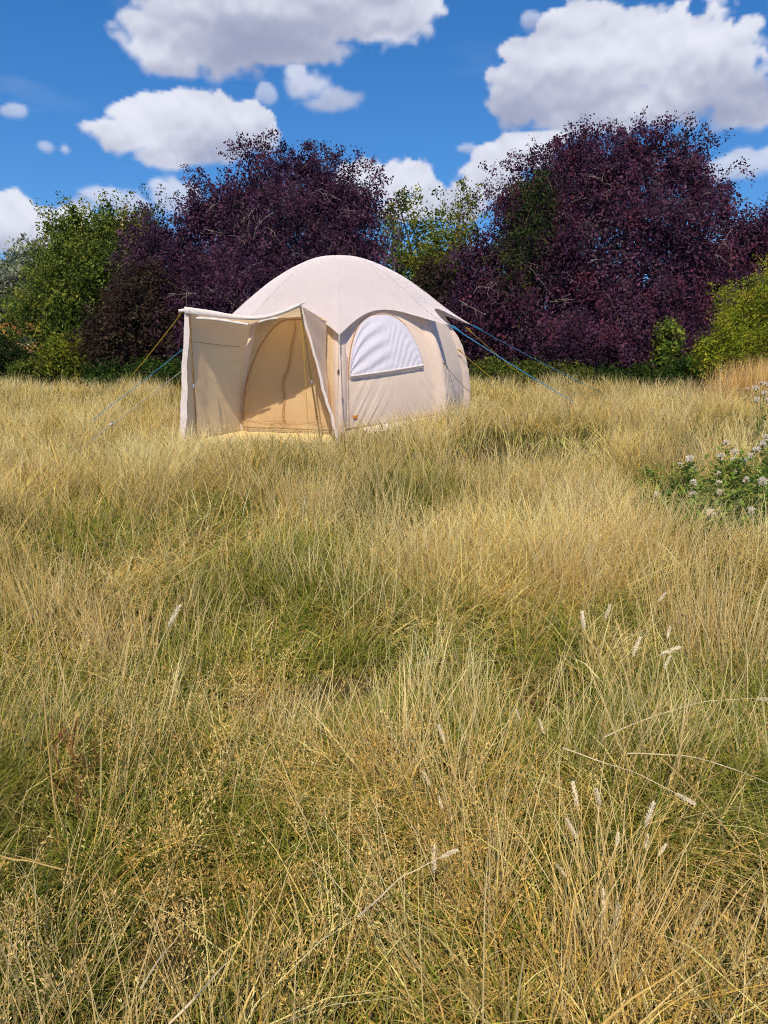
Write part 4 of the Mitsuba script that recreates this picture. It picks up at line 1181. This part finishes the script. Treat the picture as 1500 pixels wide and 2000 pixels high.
def thistle(px, py, Y, h, heads, nleaf, label, group, seed, r=.029):
    rng = R(seed)
    key = thing('thistle', label, 'thistle', group)
    b = at(px, py, Y)
    b = np.array([b[0], Y, z(b[0], Y)])
    tops, parts = [], []
    for i in range(max(heads, 2)):
        e = b + np.array([rng.normal() * .16, rng.normal() * .14, h * rng.uniform(.72, 1.05)])
        s = np.linspace(0, 1, 8)[:, None]
        c = b + (e - b) * np.concatenate([s ** 1.5, s ** 1.5, s], 1) + rng.normal(size=(8, 3)) * .006
        parts.append(tube(c, .0055 * (1 - .6 * s[:, 0]), 5))
        tops.append(c)
    obj('stem', join(parts), 'm_thistlestem', key, smooth=60)
    # jagged lance leaves up the stems
    V, F, C, k = [], [], [], 0
    for i in range(nleaf):
        c = tops[rng.integers(len(tops))]
        q = c[rng.integers(0, 7)] + rng.normal(size=3) * np.array([.06, .06, .035])
        a = rng.uniform(0, 2 * np.pi)
        d = np.array([np.cos(a), np.sin(a), rng.uniform(.1, 1.6)]); d /= np.linalg.norm(d)
        L = rng.uniform(.035, .11)
        sd = np.cross(d, [0, 0, 1.]); sd /= np.linalg.norm(sd)
        t = np.linspace(0, 1, 8)
        mid = q + d * L * t[:, None] + np.array([0, 0, -1.]) * (L * .35 * t ** 2)[:, None]
        w = L * .17 * np.sin(np.pi * t ** .8) * np.where(np.arange(8) % 2, 1.35, .5)
        P = np.stack([mid - sd * w[:, None] + [0, 0, L * .05], mid, mid + sd * w[:, None] + [0, 0, L * .05]], 1)
        v, f = grid(P)
        V.append(v); F.append(f + k); k += len(v)
        col = np.array([(.13, .24, .04), (.20, .31, .06), (.30, .34, .09)][rng.integers(3)]) * rng.uniform(.8, 1.2)
        C.append(np.tile(col, (len(v), 1)))
    obj('leaves', (np.vstack(V), np.vstack(F)), 'm_leaf', key, color=np.vstack(C))
    labels[key + '__leaves'] = {'kind': 'stuff'}
    for i in range(heads):
        c = tops[i][-1]
        v, f = fluff(c + [0, 0, .012], r * rng.uniform(.75, 1.3), rng)
        hk = obj('seed_head', (v, f), 'm_fluff', key)
        m = trimesh.creation.icosphere(1, .010)
        m.vertices *= [1, 1, 1.4]
        obj('bud', (np.array(m.vertices) + c, np.array(m.faces)), 'm_budbrown', hk, smooth=True)
    return key


G1 = 'thistles of the green patch at the right edge'
ORD = ['first', 'second', 'third', 'fourth', 'fifth', 'sixth', 'seventh', 'eighth', 'ninth', 'tenth', 'eleventh', 'twelfth', 'thirteenth', 'fourteenth', 'fifteenth', 'sixteenth', 'seventeenth', 'eighteenth', 'nineteenth', 'twentieth']
TH = sorted([(1312, 6.5, .44, 2), (1335, 6.3, .50, 3), (1365, 6.7, .54, 4), (1400, 6.6, .58, 5), (1432, 6.8, .60, 4), (1462, 6.6, .64, 4), (1492, 6.7, .74, 4), (1510, 6.2, .70, 3), (1415, 6.1, .46, 3), (1450, 5.9, .48, 2), (1383, 6.0, .44, 2), (1348, 6.0, .40, 2), (1478, 5.7, .50, 1), (1535, 6.5, .80, 3), (1326, 5.9, .34, 1), (1438, 5.6, .40, 1), (1495, 7.3, .80, 4), (1390, 5.6, .34, 1), (1345, 5.35, .34, 1), (1425, 5.3, .40, 1)])
for i, (px, Y, h, hd) in enumerate(TH):
    thistle(px, 1000, Y, h, (hd + 1) // 2, 330, f'green thistle with whitish fluff, {ORD[i]} from the left in the patch at the right edge', G1, 500 + i)
thistle(1478, 900, 9.6, .95, 7, 40, 'tallest thistle, with a spray of white fluff above the rest at the right edge', None, 540, .034)
thistle(1490, 900, 10.4, .95, 2, 30, 'thistle with two pale heads behind the tallest one', None, 541)
thistle(1338, 900, 9.4, .62, 0, 46, 'headless dark-tipped thistle standing alone left of the fluffy patch', None, 542)
thistle(1395, 900, 9.6, .55, 0, 30, 'thin leafy thistle without fluff just right of the dark-tipped one', None, 543)
stalk('dock_stem', 'upright dark brown dock stem among the thistles', None, [at(1408, 925, 8.3), at(1409, 895, 8.3), at(1410, 872, 8.3), at(1411, 853, 8.3)], .008, None, 480, 'm_dock', 0)

# tall reedy dry grass at the foot of the right-hand bush
rng = R(77)
n = 3000
gx = rng.normal(at(1500, 740, 16.8)[0], .62, n); gy = rng.normal(16.8, .40, n)
s_ = STRAW[rng.choice(5, n, p=SW)] * np.array([1.0, .95, 1.05]) * (1 + rng.normal(size=(n, 1)) * .15)
v, f, c = blades(gx, gy, rng.uniform(.55, 1.25, n) * (.6 + .4 * sstep(6.6, 8.2, gx)), np.full(n, .009), rng.uniform(0, 2 * np.pi, n), rng.uniform(.05, .35, n), rng.uniform(0, .1, n), s_ * .7, np.clip(s_, .01, .85), rng)
tag(obj('reed_grass', (v, f), 'm_grass', color=c), 'tall pinkish dry reedy grass at the foot of the right-hand bush', kind='stuff')
